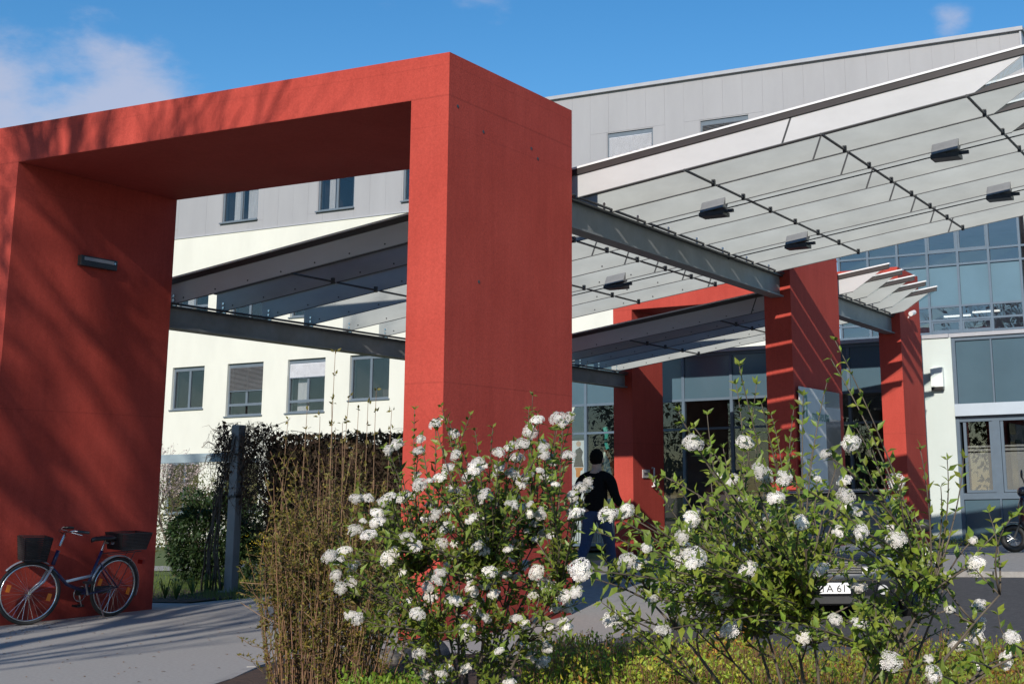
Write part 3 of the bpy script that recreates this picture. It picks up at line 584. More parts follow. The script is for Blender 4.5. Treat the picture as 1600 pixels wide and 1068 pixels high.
# ------------------------------------------------------------------ bicycle
def wheel(root, c, ax, r, label=None, refl=True):
    w = part(root, 'wheel', MB().ring(c, ax, r - .045, .012, 48, 8, 1.4), CHROME, smooth=True)
    part(w, 'tyre', MB().ring(c, ax, r - .019, .019, 48, 8), BLACK, smooth=True)
    part(w, 'hub', MB().tube([Vector(c) - Vector(ax) * .04, Vector(c) + Vector(ax) * .04], .02, 10), CHROME)
    sp = MB(); axv = Vector(ax).normalized(); a = axv.orthogonal().normalized(); b = axv.cross(a); c = Vector(c)
    for i in range(32):
        e = a * math.cos(2 * PI * i / 32) + b * math.sin(2 * PI * i / 32)
        e2 = a * math.cos(2 * PI * (i + 2.2 * (-1) ** i) / 32) + b * math.sin(2 * PI * (i + 2.2 * (-1) ** i) / 32)
        sp.tube([c + e2 * .02 + axv * .03 * (-1) ** i, c + e * (r - .05)], .0013, 3, False)
    part(w, 'spokes', sp, CHROME)
    if refl:
        for an in (.5, .5 + PI):
            e = a * math.cos(an) + b * math.sin(an); tt = axv.cross(e); q = c + e * r * .66
            part(w, 'reflector', MB().prism([q - e * .022 - tt * .04, q + e * .022 - tt * .04, q + e * .022 + tt * .04, q - e * .022 + tt * .04], axv * .012), mat('orange_reflector', (.8, .2, .01), .3, .05))
    return w
WR = .35
rearp = Vector((-13.70, 13.24, 0)); 
bike = thing('bicycle', 'dark blue step-through bicycle with two black baskets leaning on red portal leg', 'bicycle', rearp, rot=(math.radians(-5), 0, math.radians(-92)))
BLUE = mat('blue_bike_paint', (.012, .015, .075), .3, .1, 5, coat=.5)
SILV = mat('silver_paint', (.5, .52, .56), .35, .05, 5, metal=.6)
wb_ = 1.17; st = math.radians(-24)                       # front wheel turned towards the camera
head_t, head_b = Vector((.87, 0, .86)), Vector((.94, 0, .62)); hubF = Vector((wb_, 0, WR))
wheel(bike, (0, 0, WR), (0, 1, 0), WR)
def steer(p): 
    p = Vector(p); ax = (head_t - head_b).normalized(); return head_b + Matrix.Rotation(st, 3, ax) @ (p - head_b)
fx = (steer(hubF + Vector((0, .1, 0))) - steer(hubF)).normalized(); hF = steer(hubF)
wheel(bike, hF, fx, WR)
bb = Vector((.44, 0, .29)); seat_t = Vector((.25, 0, .78))
part(bike, 'frame', MB().tube([head_b, Vector((.7, 0, .42)), bb + Vector((.02, 0, .04))], .02, 8).tube([head_t - Vector((-.01, 0, .05)), head_b + Vector((-.01, 0, .03))], .024, 8).tube([bb, seat_t], .018, 8)
     .tube([bb + Vector((0, .05, 0)), (0, .06, WR)], .010, 6).tube([bb + Vector((0, -.05, 0)), (0, -.06, WR)], .010, 6).tube([seat_t + Vector((.03, .03, -.14)), (0, .06, WR)], .008, 6).tube([seat_t + Vector((.03, -.03, -.14)), (0, -.06, WR)], .008, 6), BLUE, smooth=True)
part(bike, 'cross_tube', MB().tube([Vector((.72, 0, .45)), Vector((.335, 0, .50))], .017, 8), mat('pale_blue_paint', (.4, .5, .6), .35, .05), smooth=True)
fk = MB()
for s_ in (-1, 1): fk.tube([steer((.955, s_ * .06, .62)), steer((1.03, s_ * .06, .47)), steer((wb_, s_ * .06, WR))], [.016, .015, .010], 8)
part(bike, 'fork', fk.tube([steer((.955, -.07, .62)), steer((.955, .07, .62))], .016, 8), SILV, smooth=True)
part(bike, 'stem', MB().tube([head_t, head_t + Vector((-.05, 0, .12))], .014, 8), CHROME)
ht = head_t + Vector((-.05, 0, .12))
def st2(p): return head_t + Matrix.Rotation(st, 3, 'Z') @ (Vector(p) - head_t)
hb = part(bike, 'handlebar', MB().tube([st2(ht + Vector((-.14, -.30, .06))), st2(ht + Vector((-.02, -.24, .07))), st2(ht + Vector((.05, -.1, .04))), st2(ht), st2(ht + Vector((.05, .1, .04))), st2(ht + Vector((-.02, .24, .07))), st2(ht + Vector((-.14, .30, .06)))], .011, 8), CHROME, smooth=True)
for s_ in (-1, 1):
    part(hb, 'grip', MB().tube([st2(ht + Vector((-.05, s_ * .265, .066))), st2(ht + Vector((-.17, s_ * .315, .058)))], .017, 8), BLKPL)
    part(hb, 'brake_lever', MB().tube([st2(ht + Vector((.0, s_ * .22, .05))), st2(ht + Vector((-.1, s_ * .29, .025)))], .006, 6), CHROME)
def basket(name, x0, x1, y0, y1, z0, z1, f=.86, fn=lambda p: p):
    mb = MB(); cx_, cy_ = (x0 + x1) / 2, (y0 + y1) / 2
    def P(u, v, w):                                       # w 0 bottom, 1 top
        k_ = f + (1 - f) * w; return fn((cx_ + (u - cx_) * k_, cy_ + (v - cy_) * k_, z0 + (z1 - z0) * w))
    for w in [i / 11 for i in range(12)]: mb.tube([P(x0, y0, w), P(x1, y0, w), P(x1, y1, w), P(x0, y1, w), P(x0, y0, w)], .0042 if 0 < w < 1 else .007, 4, False)
    n = 24
    for i in range(n + 1):
        u = x0 + (x1 - x0) * i / n; v = y0 + (y1 - y0) * i / n
        for a_, b_ in (((u, y0), 0), ((u, y1), 0), ((x0, v), 0), ((x1, v), 0)): mb.tube([P(*a_, 0), P(*a_, 1)], .0036, 4, False)
        mb.tube([P(u, y0, 0), P(u, y1, 0)], .003, 4, False)
    return part(bike, name, mb, BLKPL)
basket('front_basket', 1.0, 1.30, -.17, .17, .70, .96, .8, st2)
basket('rear_basket', -.36, .10, -.15, .15, .79, .98, .82)
part(bike, 'rear_rack', MB().tube([(.2, .06, .74), (-.3, .06, .76)], .006, 6).tube([(.2, -.06, .74), (-.3, -.06, .76)], .006, 6).tube([(-.2, .06, .755), (0, .07, WR)], .005, 6).tube([(-.2, -.06, .755), (0, -.07, WR)], .005, 6), DSTEEL)
def saddle():
    secs = []
    for x, w, z in ((.12, .09, .0), (.15, .105, .012), (.22, .1, .01), (.30, .05, .004), (.38, .03, .0), (.42, .018, -.012)):
        secs.append([(x, w * math.cos(2 * PI * k / 12), .92 + z + .028 * math.sin(2 * PI * k / 12)) for k in range(12)])
    return MB().loft(secs)
part(bike, 'saddle', saddle(), BLKPL, smooth=True)
part(bike, 'seat_post', MB().tube([seat_t, seat_t + Vector((-.03, 0, .12))], .013, 8), CHROME)
part(bike, 'saddle_springs', MB().ring((.15, .05, .875), (0, 0, 1), .02, .006, 12, 6).ring((.15, -.05, .875), (0, 0, 1), .02, .006, 12, 6).ring((.15, .05, .86), (0, 0, 1), .02, .006, 12, 6).ring((.15, -.05, .86), (0, 0, 1), .02, .006, 12, 6), CHROME)
def fender(c, r, a0, a1, w, fn=lambda p: p):
    secs = []
    for i in range(25):
        an = a0 + (a1 - a0) * i / 24; e = Vector((math.cos(an), 0, math.sin(an)))
        secs.append([fn(Vector(c) + e * (r + dr) + Vector((0, y, 0))) for y, dr in ((-w, -.008), (-w * .6, .004), (0, .009), (w * .6, .004), (w, -.008), (w * .6, .0), (0, .005), (-w * .6, 0))])
    return MB().loft(secs)
part(bike, 'mudguard', fender((0, 0, WR), WR + .015, .25, 3.5, .028), SILV, smooth=True)
part(bike, 'mudguard', fender(hubF, WR + .015, -.9 + PI - .1 - .0, .75, .028, lambda p: steer(p)), SILV, smooth=True)
part(bike, 'tail_light', MB().box(-.40, -.36, -.04, .04, .60, .65), mat('red_lens', (.3, .01, .01), .3, .05))
cr = part(bike, 'chain_ring', MB().ring(bb + Vector((0, -.06, 0)), (0, 1, 0), .085, .006, 24, 6), CHROME)
part(cr, 'crank_arm', MB().tube([bb + Vector((0, -.075, 0)), bb + Vector((-.07, -.09, -.15))], .011, 6), CHROME); part(cr, 'crank_arm', MB().tube([bb + Vector((0, .075, 0)), bb + Vector((.07, .09, .15))], .011, 6), CHROME)
part(cr, 'pedal', MB().box(.32, .42, -.19, -.1, .125, .15), BLKPL); part(cr, 'pedal', MB().box(.46, .56, .1, .19, .43, .455), BLKPL)
part(bike, 'chain_guard', MB().box(-.02, .5, -.075, -.055, .27, .36), BLKPL, bevel=.01)
part(bike, 'kickstand', MB().tube([(.3, .06, .3), (.22, .14, .02)], .009, 6), CHROME)

# ------------------------------------------------------------------ person walking to the entrance
def skin(name, joints, edges, radii, m, parent, lev=2, root=0):
    me = bpy.data.meshes.new(name); me.from_pydata([tuple(j) for j in joints], edges, []); o = bpy.data.objects.new(name, me); COL.objects.link(o)
    sk = o.modifiers.new('skin', 'SKIN'); ss = o.modifiers.new('sub', 'SUBSURF'); ss.levels = lev; ss.render_levels = lev
    lay = me.skin_vertices[0].data
    for i, r in enumerate(radii): lay[i].radius = r if hasattr(r, '__len__') else (r, r); lay[i].use_root = (i == root)
    bpy.context.view_layer.update(); ev = o.evaluated_get(bpy.context.evaluated_depsgraph_get()); nm = bpy.data.meshes.new_from_object(ev)
    bpy.data.objects.remove(o); nm.materials.clear(); nm.materials.append(m); nm.polygons.foreach_set('use_smooth', [True] * len(nm.polygons))
    ob = bpy.data.objects.new(name, nm); COL.objects.link(ob); ob.parent = parent; OFF[ob.name] = Vector((0, 0, 0)); return ob
pp_ = PD(932, 905, 18.9); pz = gz(pp_.x, pp_.y)
per = thing('person', 'person in black pullover and blue jeans walking away towards the entrance', 'person', (pp_.x, pp_.y, pz), rz=math.radians(6) + 1e-4)
SKIN = mat('skin', (.42, .26, .19), .55, .06, 20); BLKW = mat('black_wool', (.007, .007, .008), .95, .2, 60, bump=.2, spec=.1); JEAN = mat('blue_denim', (.022, .04, .10), .85, .15, 50, bump=.2, bscale=200)
HAIR = mat('dark_hair', (.006, .005, .004), .9, .2, 60, spec=.1)
# x right, y forward (away from the camera); stride: left leg back, right leg forward
hipL, hipR = (-.09, 0, .92), (.09, 0, .92); kneeL, kneeR = (-.12, -.10, .50), (.12, .20, .52); ankL, ankR = (-.16, -.40, .16), (.13, .26, .09)
shL, shR = (-.19, .0, 1.42), (.19, .0, 1.42); elL, elR = (-.27, -.08, 1.14), (.27, .02, 1.14); wrL, wrR = (-.25, .06, .92), (.30, .22, 1.0)
J = [(0, 0, .95), (0, .0, 1.12), (0, 0, 1.36), (0, .01, 1.50), (0, .03, 1.60), (0, .04, 1.70), hipL, kneeL, ankL, hipR, kneeR, ankR, shL, elL, wrL, shR, elR, wrR]
Ed = [(0, 1), (1, 2), (2, 3), (3, 4), (4, 5), (0, 6), (6, 7), (7, 8), (0, 9), (9, 10), (10, 11), (2, 12), (12, 13), (13, 14), (2, 15), (15, 16), (16, 17)]
body = skin('body', J, Ed, [(.13, .10), (.13, .10), (.14, .10), .055, (.07, .085), (.07, .08), .085, .055, .04, .085, .055, .04, .055, .042, .03, .055, .042, .03], SKIN, per)
skin('pullover', [(0, 0, .86), (0, 0, 1.14), (0, 0, 1.34), (0, .005, 1.49), (-.13, 0, 1.42), (-.21, -.0, 1.38), elL, (-.255, .03, .96), (.13, 0, 1.42), (.21, 0, 1.38), elR, (.293, .17, 1.03)],
     [(0, 1), (1, 2), (2, 3), (2, 4), (4, 5), (5, 6), (6, 7), (2, 8), (8, 9), (9, 10), (10, 11)], [(.175, .125), (.17, .125), (.18, .13), .075, (.11, .1), .085, .068, .052, (.11, .1), .085, .068, .052], BLKW, per)
skin('jeans', [(0, 0, 1.04), (0, 0, .90), hipL, (-.105, -.04, .70), kneeL, (-.145, -.30, .28), (-.16, -.39, .17), hipR, (.105, .11, .70), kneeR, (.128, .245, .26), (.13, .26, .10)],
     [(0, 1), (1, 2), (2, 3), (3, 4), (4, 5), (5, 6), (1, 7), (7, 8), (8, 9), (9, 10), (10, 11)], [(.165, .12), (.16, .12), .11, .098, .078, .07, .066, .11, .098, .078, .07, .066], JEAN, per)
part(per, 'hair', MB().ell((0, .018, 1.672), (.094, .106, .118), 16, 10), HAIR, smooth=True)
for s_ in (-1, 1): part(body, 'ear', MB().ell((s_ * .088, .04, 1.635), (.014, .028, .034), 8, 6), SKIN, smooth=True)
part(body, 'nose', MB().ell((0, .135, 1.63), (.018, .025, .03), 8, 6), SKIN, smooth=True)
for s_ in (-1, 1): part(body, 'eye', MB().ell((s_ * .032, .118, 1.66), (.014, .01, .009), 8, 6), mat('eye_white', (.7, .7, .7), .3, .05), smooth=True)
part(body, 'mouth', MB().ell((0, .118, 1.585), (.028, .01, .007), 8, 6), mat('lips', (.4, .15, .13), .5, .05), smooth=True)
def hand(w, d, name, side):
    w = Vector(w); d = Vector(d).normalized(); sv = d.cross(Vector((side, 0, 0))).normalized(); nn = Vector((side, 0, 0))
    jj = [w - d * .02, w + d * .03, w + d * .08]; ee = [(0, 1), (1, 2)]; rr = [.026, (.03, .02), (.034, .018)]
    for k, (o_, ln) in enumerate(((-.03, .075), (-.01, .085), (.01, .08), (.03, .06))):
        b_ = len(jj); jj += [w + d * .09 + sv * o_, w + d * (.09 + ln * .55) + sv * o_ * 1.1 - nn * .012, w + d * (.09 + ln * .8) + sv * o_ * 1.1 - nn * .04]; ee += [(2, b_), (b_, b_ + 1), (b_ + 1, b_ + 2)]; rr += [.011, .009, .008]
    b_ = len(jj); jj += [w + d * .045 + sv * .04, w + d * .08 + sv * .06 - nn * .01]; ee += [(1, b_), (b_, b_ + 1)]; rr += [.012, .009]
    return skin(name, jj, ee, rr, SKIN, body, 1)
hand(wrL, (.05, .35, -.8), 'hand', -1); hand(wrR, (.05, .75, -.35), 'hand', 1)
def shoe(a, tilt):
    M_ = Matrix.Translation(a) @ Matrix.Rotation(tilt, 4, 'X'); secs = []
    for y, w, h, zz in ((-.09, .03, .045, 0), (-.06, .042, .075, 0), (0, .043, .085, 0), (.07, .045, .05, -.01), (.13, .045, .036, -.02), (.17, .03, .026, -.026)):
        secs.append([M_ @ Vector((w * math.cos(2 * PI * k / 12), y, -.05 + zz + h * .5 + h * .62 * math.sin(2 * PI * k / 12))) for k in range(12)])
    return MB().loft(secs)
part(per, 'shoe', shoe((-.16, -.40, .125), -.6), BLKPL, smooth=True); part(per, 'shoe', shoe((.13, .28, .05), .08), BLKPL, smooth=True)

# ------------------------------------------------------------------ parked car, motorcycle, scooter
CARP = mat('black_car_paint', (.012, .013, .018), .22, .05, 4, coat=1.0); CGL = mat('tinted_car_glass', (.015, .018, .02), .05, .05, 2, spec=.8)
cp = PD(1290, 960, 14.0); car = thing('car', 'black parked car with white number plate behind the right flowering shrub', 'car', (cp.x, cp.y, 0), rz=math.radians(15)); car.scale = (1, 1, .93)
def carsec(y, w, zl, zu, ch=.16, n=20):                   # rounded-box section at station y
    out = []
    for k in range(n):
        a_ = 2 * PI * k / n; c_, s_ = math.cos(a_), math.sin(a_); e = .42
        out.append((w * abs(c_) ** e * (1 if c_ >= 0 else -1), y, (zl + zu) / 2 + (zu - zl) / 2 * abs(s_) ** e * (1 if s_ >= 0 else -1)))
    return out
cb = part(car, 'body', MB().loft([carsec(*a) for a in ((0, .70, .30, .62), (.06, .80, .22, .70), (.25, .85, .20, .78), (.7, .87, .19, .86), (1.15, .88, .19, .93), (2.2, .885, .19, .95), (3.4, .87, .2, .95), (3.8, .84, .25, .92), (3.95, .78, .35, .85))]), CARP, smooth=True)
part(car, 'cabin_glass', MB().loft([carsec(*a) for a in ((1.0, .76, .85, .93), (1.35, .74, .85, 1.14), (1.75, .70, .85, 1.38), (2.4, .70, .85, 1.41), (3.2, .68, .85, 1.36), (3.7, .66, .85, 1.0))]), CGL, smooth=True)
part(car, 'roof', MB().loft([carsec(*a) for a in ((1.72, .60, 1.385, 1.40), (1.9, .64, 1.39, 1.425), (2.4, .65, 1.40, 1.44), (3.1, .62, 1.36, 1.40), (3.25, .58, 1.34, 1.37))]), CARP, smooth=True)
for s_ in (-1, 1):
    hl_ = part(car, 'headlight', MB().ell((s_ * .62, .10, .63), (.15, .10, .075), 14, 9), mat('headlight_glass', (.55, .57, .6), .1, .05, 4, metal=.5), smooth=True)
    mr_ = part(car, 'wing_mirror', MB().ell((s_ * 1.0, 1.22, 1.0), (.11, .06, .075), 12, 8), BLKPL, smooth=True); part(mr_, 'mirror_arm', MB().tube([(s_ * .85, 1.25, .95), (s_ * .95, 1.23, .98)], .025, 6), BLKPL)
    for yy_ in (.72, 3.25):
        w_ = part(car, 'wheel', MB().disc((s_ * .80 - (.1 if s_ > 0 else -.0), yy_, .31), (1, 0, 0), .2, .1, 20), ALU); part(w_, 'tyre', MB().ring((s_ * .78, yy_, .31), (1, 0, 0), .24, .075, 28, 10), BLACK, smooth=True)
    part(car, 'fog_lamp', MB().disc((s_ * .58, .0, .38), (0, -1, 0), .05, .02, 14), mat('lamp_glass', (.5, .5, .5), .2, .05))
gr = part(car, 'grille', MB().box(-.38, .38, -.02, .03, .55, .68), BLKPL)
for i in range(5): part(gr, 'slat', MB().box(-.37, .37, -.028, -.021, .56 + i * .025, .568 + i * .025), CHROME)
part(car, 'badge', MB().disc((0, -.03, .66), (0, -1, 0), .045, .01, 16), CHROME)
part(car, 'lower_intake', MB().box(-.5, .5, -.01, .05, .24, .31), BLKPL)
pl = part(car, 'number_plate', MB().box(-.26, .26, -.05, -.035, .345, .455), mat('plate_white', (.8, .8, .8), .4, .02))
part(pl, 'blue_band', MB().box(-.258, -.215, -.0525, -.0505, .348, .452), mat('plate_blue', (.02, .08, .45), .4, .02))
part(pl, 'characters', text_mb('NE TA 61', .105, (-.205, -.053, .362), (1, 0, 0), (0, 0, 1)), BLKPL)
for s_ in (-1, 1): part(car, 'wiper', MB().tube([(s_ * .35, 1.05, .95), (s_ * .35 - .4, 1.3, 1.10)], .008, 5), BLKPL)
mp_ = PD(1150, 930, 12.6)
mo = thing('motorcycle', 'dark motorcycle with silver headlamp shell parked left of the black car', 'motorcycle', (mp_.x, mp_.y, 0.0), rz=math.radians(18))
wheel(mo, (0, 0, .3), (1, 0, 0), .3, refl=False); wheel(mo, (0, 1.35, .3), (1, 0, 0), .3, refl=False)
for c_ in ((0, 0, .3), (0, 1.35, .3)): part(mo, 'wide_tyre', MB().ring(c_, (1, 0, 0), .25, .055, 32, 10), BLACK, smooth=True)
for s_ in (-1, 1):
    part(mo, 'fork_tube', MB().tube([(s_ * .09, 0, .3), (s_ * .09, .28, .86)], [.03, .022], 10), CHROME, smooth=True)
    mi = part(mo, 'mirror', MB().ell((s_ * .36, .30, 1.14), (.07, .03, .045), 10, 7), BLKPL, smooth=True); part(mi, 'mirror_stalk', MB().tube([(s_ * .28, .36, .95), (s_ * .34, .32, 1.12)], .008, 6), BLKPL)
part(mo, 'headlamp', MB().ell((0, .10, .78), (.12, .1, .11), 16, 10), mat('silver_shell', (.5, .5, .52), .25, .05, 4, metal=.7), smooth=True)
part(mo, 'windshield', MB().ell((0, .18, .92), (.17, .07, .13), 14, 9), CGL, smooth=True)
part(mo, 'handlebar', MB().tube([(-.36, .42, .92), (-.15, .30, .96), (.15, .30, .96), (.36, .42, .92)], .014, 8), BLKPL)
part(mo, 'tank', MB().ell((0, .55, .78), (.16, .27, .14), 16, 10), mat('dark_maroon_paint', (.05, .012, .015), .25, .1, 4, coat=.8), smooth=True)
part(mo, 'seat', MB().loft([carsec(*a) for a in ((.75, .09, .70, .78), (.9, .13, .69, .79), (1.2, .13, .70, .82), (1.6, .10, .74, .86), (1.7, .06, .78, .85))]), BLKPL, smooth=True)
part(mo, 'engine', MB().loft([carsec(*a) for a in ((.38, .12, .25, .5), (.5, .18, .2, .62), (.85, .18, .2, .62), (.98, .12, .28, .5))]), DSTEEL, smooth=True)
part(mo, 'exhaust', MB().tube([(.16, .4, .35), (.2, .7, .2), (.2, 1.0, .22), (.2, 1.6, .32)], [.022, .022, .04, .045], 10), CHROME, smooth=True)
part(mo, 'mudguard', MB().box(-.07, .07, -.2, .16, .6, .62), BLKPL, bevel=.008)
q = PZ(1585, 861, .10); sy = 25.6; q = PY(1586, 861, sy)
sct = thing('scooter', 'black motor scooter parked beside the blue wall panels', 'scooter', (q.x, sy, gz(q.x, sy) + .06), rz=math.radians(12))
wheel(sct, (0, 0, .24), (0, 1, 0), .24, refl=False); wheel(sct, (1.25, 0, .24), (0, 1, 0), .24, refl=False)
for c_ in ((0, 0, .24), (1.25, 0, .24)): part(sct, 'wide_tyre', MB().ring(c_, (0, 1, 0), .185, .055, 32, 10), BLACK, smooth=True)
part(sct, 'front_fender', fender((0, 0, .24), .27, .3, 2.9, .08), CARP, smooth=True)
def xsec(x, w, z0, z1): return [(x + .0 * s, y, z) for (s, y, z) in carsec(0, w, z0, z1)] if False else [(x, a_, b_) for (a_, _, b_) in carsec(0, w, z0, z1)]
part(sct, 'leg_shield', MB().loft([xsec(.10, .10, .5, .8), xsec(.16, .2, .42, .98), xsec(.26, .22, .32, .98), xsec(.34, .2, .28, .85), xsec(.4, .16, .26, .5)]), CARP, smooth=True)
part(sct, 'floor_board', MB().loft([xsec(.38, .16, .26, .34), xsec(.75, .16, .26, .34)]), BLKPL)
part(sct, 'rear_body', MB().loft([xsec(.68, .14, .28, .5), xsec(.8, .18, .3, .72), xsec(1.1, .19, .35, .76), xsec(1.45, .14, .48, .78), xsec(1.6, .08, .6, .76)]), CARP, smooth=True)
part(sct, 'seat', MB().loft([xsec(.72, .1, .73, .78), xsec(.85, .14, .74, .83), xsec(1.2, .14, .75, .86), xsec(1.5, .1, .77, .84)]), BLKPL, smooth=True)
part(sct, 'handlebar', MB().tube([(.3, -.33, 1.03), (.24, -.12, 1.04), (.24, .12, 1.04), (.3, .33, 1.03)], .016, 8), BLKPL)
part(sct, 'headset', MB().ell((.2, 0, 1.03), (.1, .13, .1), 14, 9), CARP, smooth=True)
for s_ in (-1, 1):
    mi = part(sct, 'mirror', MB().ell((.2, s_ * .32, 1.34), (.02, .06, .075), 10, 7), BLKPL, smooth=True); part(mi, 'mirror_stalk', MB().tube([(.27, s_ * .25, 1.05), (.24, s_ * .30, 1.18), (.2, s_ * .32, 1.3)], .009, 6), BLKPL)
part(sct, 'fork', MB().tube([(0, .07, .24), (.16, .06, .6)], .02, 8).tube([(0, -.07, .24), (.16, -.06, .6)], .02, 8), DSTEEL)

# ------------------------------------------------------------------ plants
def rv(s=1.0): return Vector((R.gauss(0, s), R.gauss(0, s), R.gauss(0, s)))
def bez(p0, p1, p2, n): return [p0 * (1 - k / n) ** 2 + p1 * (2 * k / n * (1 - k / n)) + p2 * (k / n) ** 2 for k in range(n + 1)]
def flower_mesh(seed):
    r = random.Random(seed); mb = MB(); nfl = 58
    for i in range(nfl):
        z = 1 - (i + .5) / nfl * 1.12; ph = i * 2.39996 + r.uniform(-.25, .25); rr = math.sqrt(max(0, 1 - z * z))
        c = Vector((rr * math.cos(ph), rr * math.sin(ph), z * .68)) * r.uniform(.9, 1.05); nrm = Vector((c.x, c.y, c.z + .25)).normalized()
        a = nrm.orthogonal().normalized(); b = nrm.cross(a); s_ = r.uniform(.20, .27); rt = r.uniform(0, 6.28); tn = r.uniform(.86, 1.06); tn = (tn, tn * r.uniform(.96, 1), tn * r.uniform(.92, 1))
        vs_ = [c]; fs_ = []
        for k in range(5):
            an = rt + k * 2 * PI / 5
            for da, rr_, hh in ((-.36, .75, .03), (0, 1.05, -.03), (.36, .75, .03)): vs_.append(c + (a * math.cos(an + da) + b * math.sin(an + da)) * s_ * rr_ + nrm * s_ * hh * 4 * r.uniform(.3, 1.4))
            fs_.append((0, 1 + 3 * k, 2 + 3 * k, 3 + 3 * k))
        mb.add(vs_, fs_, tn)
    mb.ell((0, 0, -.08), (.62, .62, .50), 8, 5)
    sx, sy_ = r.uniform(.8, 1.2), r.uniform(.8, 1.15); lump = Vector((r.uniform(-9, 9), r.uniform(-9, 9), 0))
    mb.v = [tuple(Vector((p[0] * sx, p[1] * sy_, p[2])) * (1 + .30 * noise.noise(Vector(p).normalized() * 1.3 + lump))) for p in mb.v]
    me = mb.mesh('flower_head'); me.materials.append(PETAL); return me
FL = [flower_mesh(i) for i in range(12)]
def leaf_mesh(seed):
    r = random.Random(seed); mb = MB(); mb.leaf((0, 0, 0), (1, 0, -.05), (0, 0, 1), 1, .44, (1, 1, 1), r.uniform(.1, .35)); me = mb.mesh('leaf', smooth=False); me.materials.append(LEAFV); return me
LF = [leaf_mesh(i) for i in range(4)]
def shrub_viburnum(label, flowers, sprigs, d0, dsp, base_uv, fsz, lsz, nleafobj, stems_n, extra):
    base = PD(*base_uv, d0); base.z = .04
    s = thing('viburnum_shrub', label, 'shrub', base, group='white flowering viburnum shrubs')
    br = MB(); lv = MB(); leafspots = []
    mains = []
    for i in range(stems_n):                              # main stems fan out from the base
        a_ = 2 * PI * i / stems_n + R.uniform(-.2, .2); sp = R.uniform(.25, 1.0)
        top = base + Vector((math.cos(a_) * sp * extra[0], math.sin(a_) * sp * extra[1], R.uniform(.55, 1.0) * extra[2]))
        mid = base + (top - base) * .45 + Vector((0, 0, .12)) + rv(.05)
        pts = bez(base + Vector((math.cos(a_), math.sin(a_), 0)) * .08, mid, top, 8); mains.append(pts)
        br.tube(pts, [.0105 - .007 * k / 8 for k in range(9)], 6)
    def twig(p, end_r=.0025):
        best = None; bd = 1e9                             # grow from the nearest lower point of a main stem
        for pts in mains:
            for q_ in pts[2:]:
                dd = (q_ - p).length + max(0, q_.z - p.z + .06) * 3
                if dd < bd: bd = dd; best = q_
        mid = (best + p) / 2 + Vector((0, 0, .06 * bd)) + rv(.04); n = max(4, int(bd / .042)); pts = bez(best, mid, p, n)
        br.tube(pts, [.0045 - (.0045 - end_r) * k / n for k in range(n + 1)], 5); return pts
    def leafpair(p, d, sc_):
        side = d.cross(rv()).normalized()
        for s_ in (-1, 1):
            ld = (side * s_ * .8 + d * .55 + rv(.22) + Vector((0, 0, .15))).normalized(); leafspots.append((p, ld, lsz * sc_ * R.uniform(.65, 1.15)))
    heads = []
    for (u, v) in flowers:
        dd = d0 + R.gauss(-.12, dsp); p = PD(u, v, dd); p.z = max(p.z, .12); heads.append((p, dd))
        pts = twig(p)
        for k in range(1, len(pts)): 
            if R.random() < .85: leafpair(pts[k], (pts[k] - pts[k - 1]).normalized(), 1.0)
        leafpair(pts[-1] - (pts[-1] - pts[-2]).normalized() * .02, (pts[-1] - pts[-2]).normalized(), 1.0)
    for (u, v) in sprigs:
        dd = d0 + R.gauss(0, dsp); p = PD(u, v, dd); p.z = max(p.z, .15); pts = twig(p, .0016)
        nk = len(pts)
        for k in range(1, nk):
            if R.random() < .9: leafpair(pts[k], (pts[k] - pts[k - 1]).normalized(), .6 + .4 * (1 - k / nk) if nk > 6 else .85)
        leafpair(p, (pts[-1] - pts[-2]).normalized(), .6)
    part(s, 'branches', br, TWIGG, smooth=True)
    for p, dd in heads:
        nrm = (Vector((0, 0, 1)) * 0.75 + SUN * .5 + rv(.33) + (CAM - p).normalized() * .25).normalized()
        inst(s, 'flower_head', R.choice(FL), p, frame_mat(nrm.orthogonal(), nrm) @ Matrix.Rotation(R.uniform(0, 6.28), 3, 'Z'), fsz * R.choice((.65, .85, 1, 1, 1.1, 1.2)) * R.uniform(.9, 1.1))
    leafspots.sort(key=lambda q_: -(q_[2] / (q_[0] - CAM).length))
    R2 = random.Random(3)
    for i, (p, ld, ln) in enumerate(leafspots):
        upv = (Vector((0, 0, .8)) + SUN * .6 + rv(.4)).normalized()
        if i < nleafobj: inst(s, 'leaf', R2.choice(LF), p, frame_mat(ld, upv), ln)
        else:
            g_ = R2.uniform(.6, 1.25); lv.leaf(p, ld, upv, ln, ln * .44, (g_ * R2.uniform(.85, 1.25), g_, g_ * R2.uniform(.6, 1.1)))
    if lv.f: part(s, 'leaves', lv, LEAFV, kind='stuff')
    return s
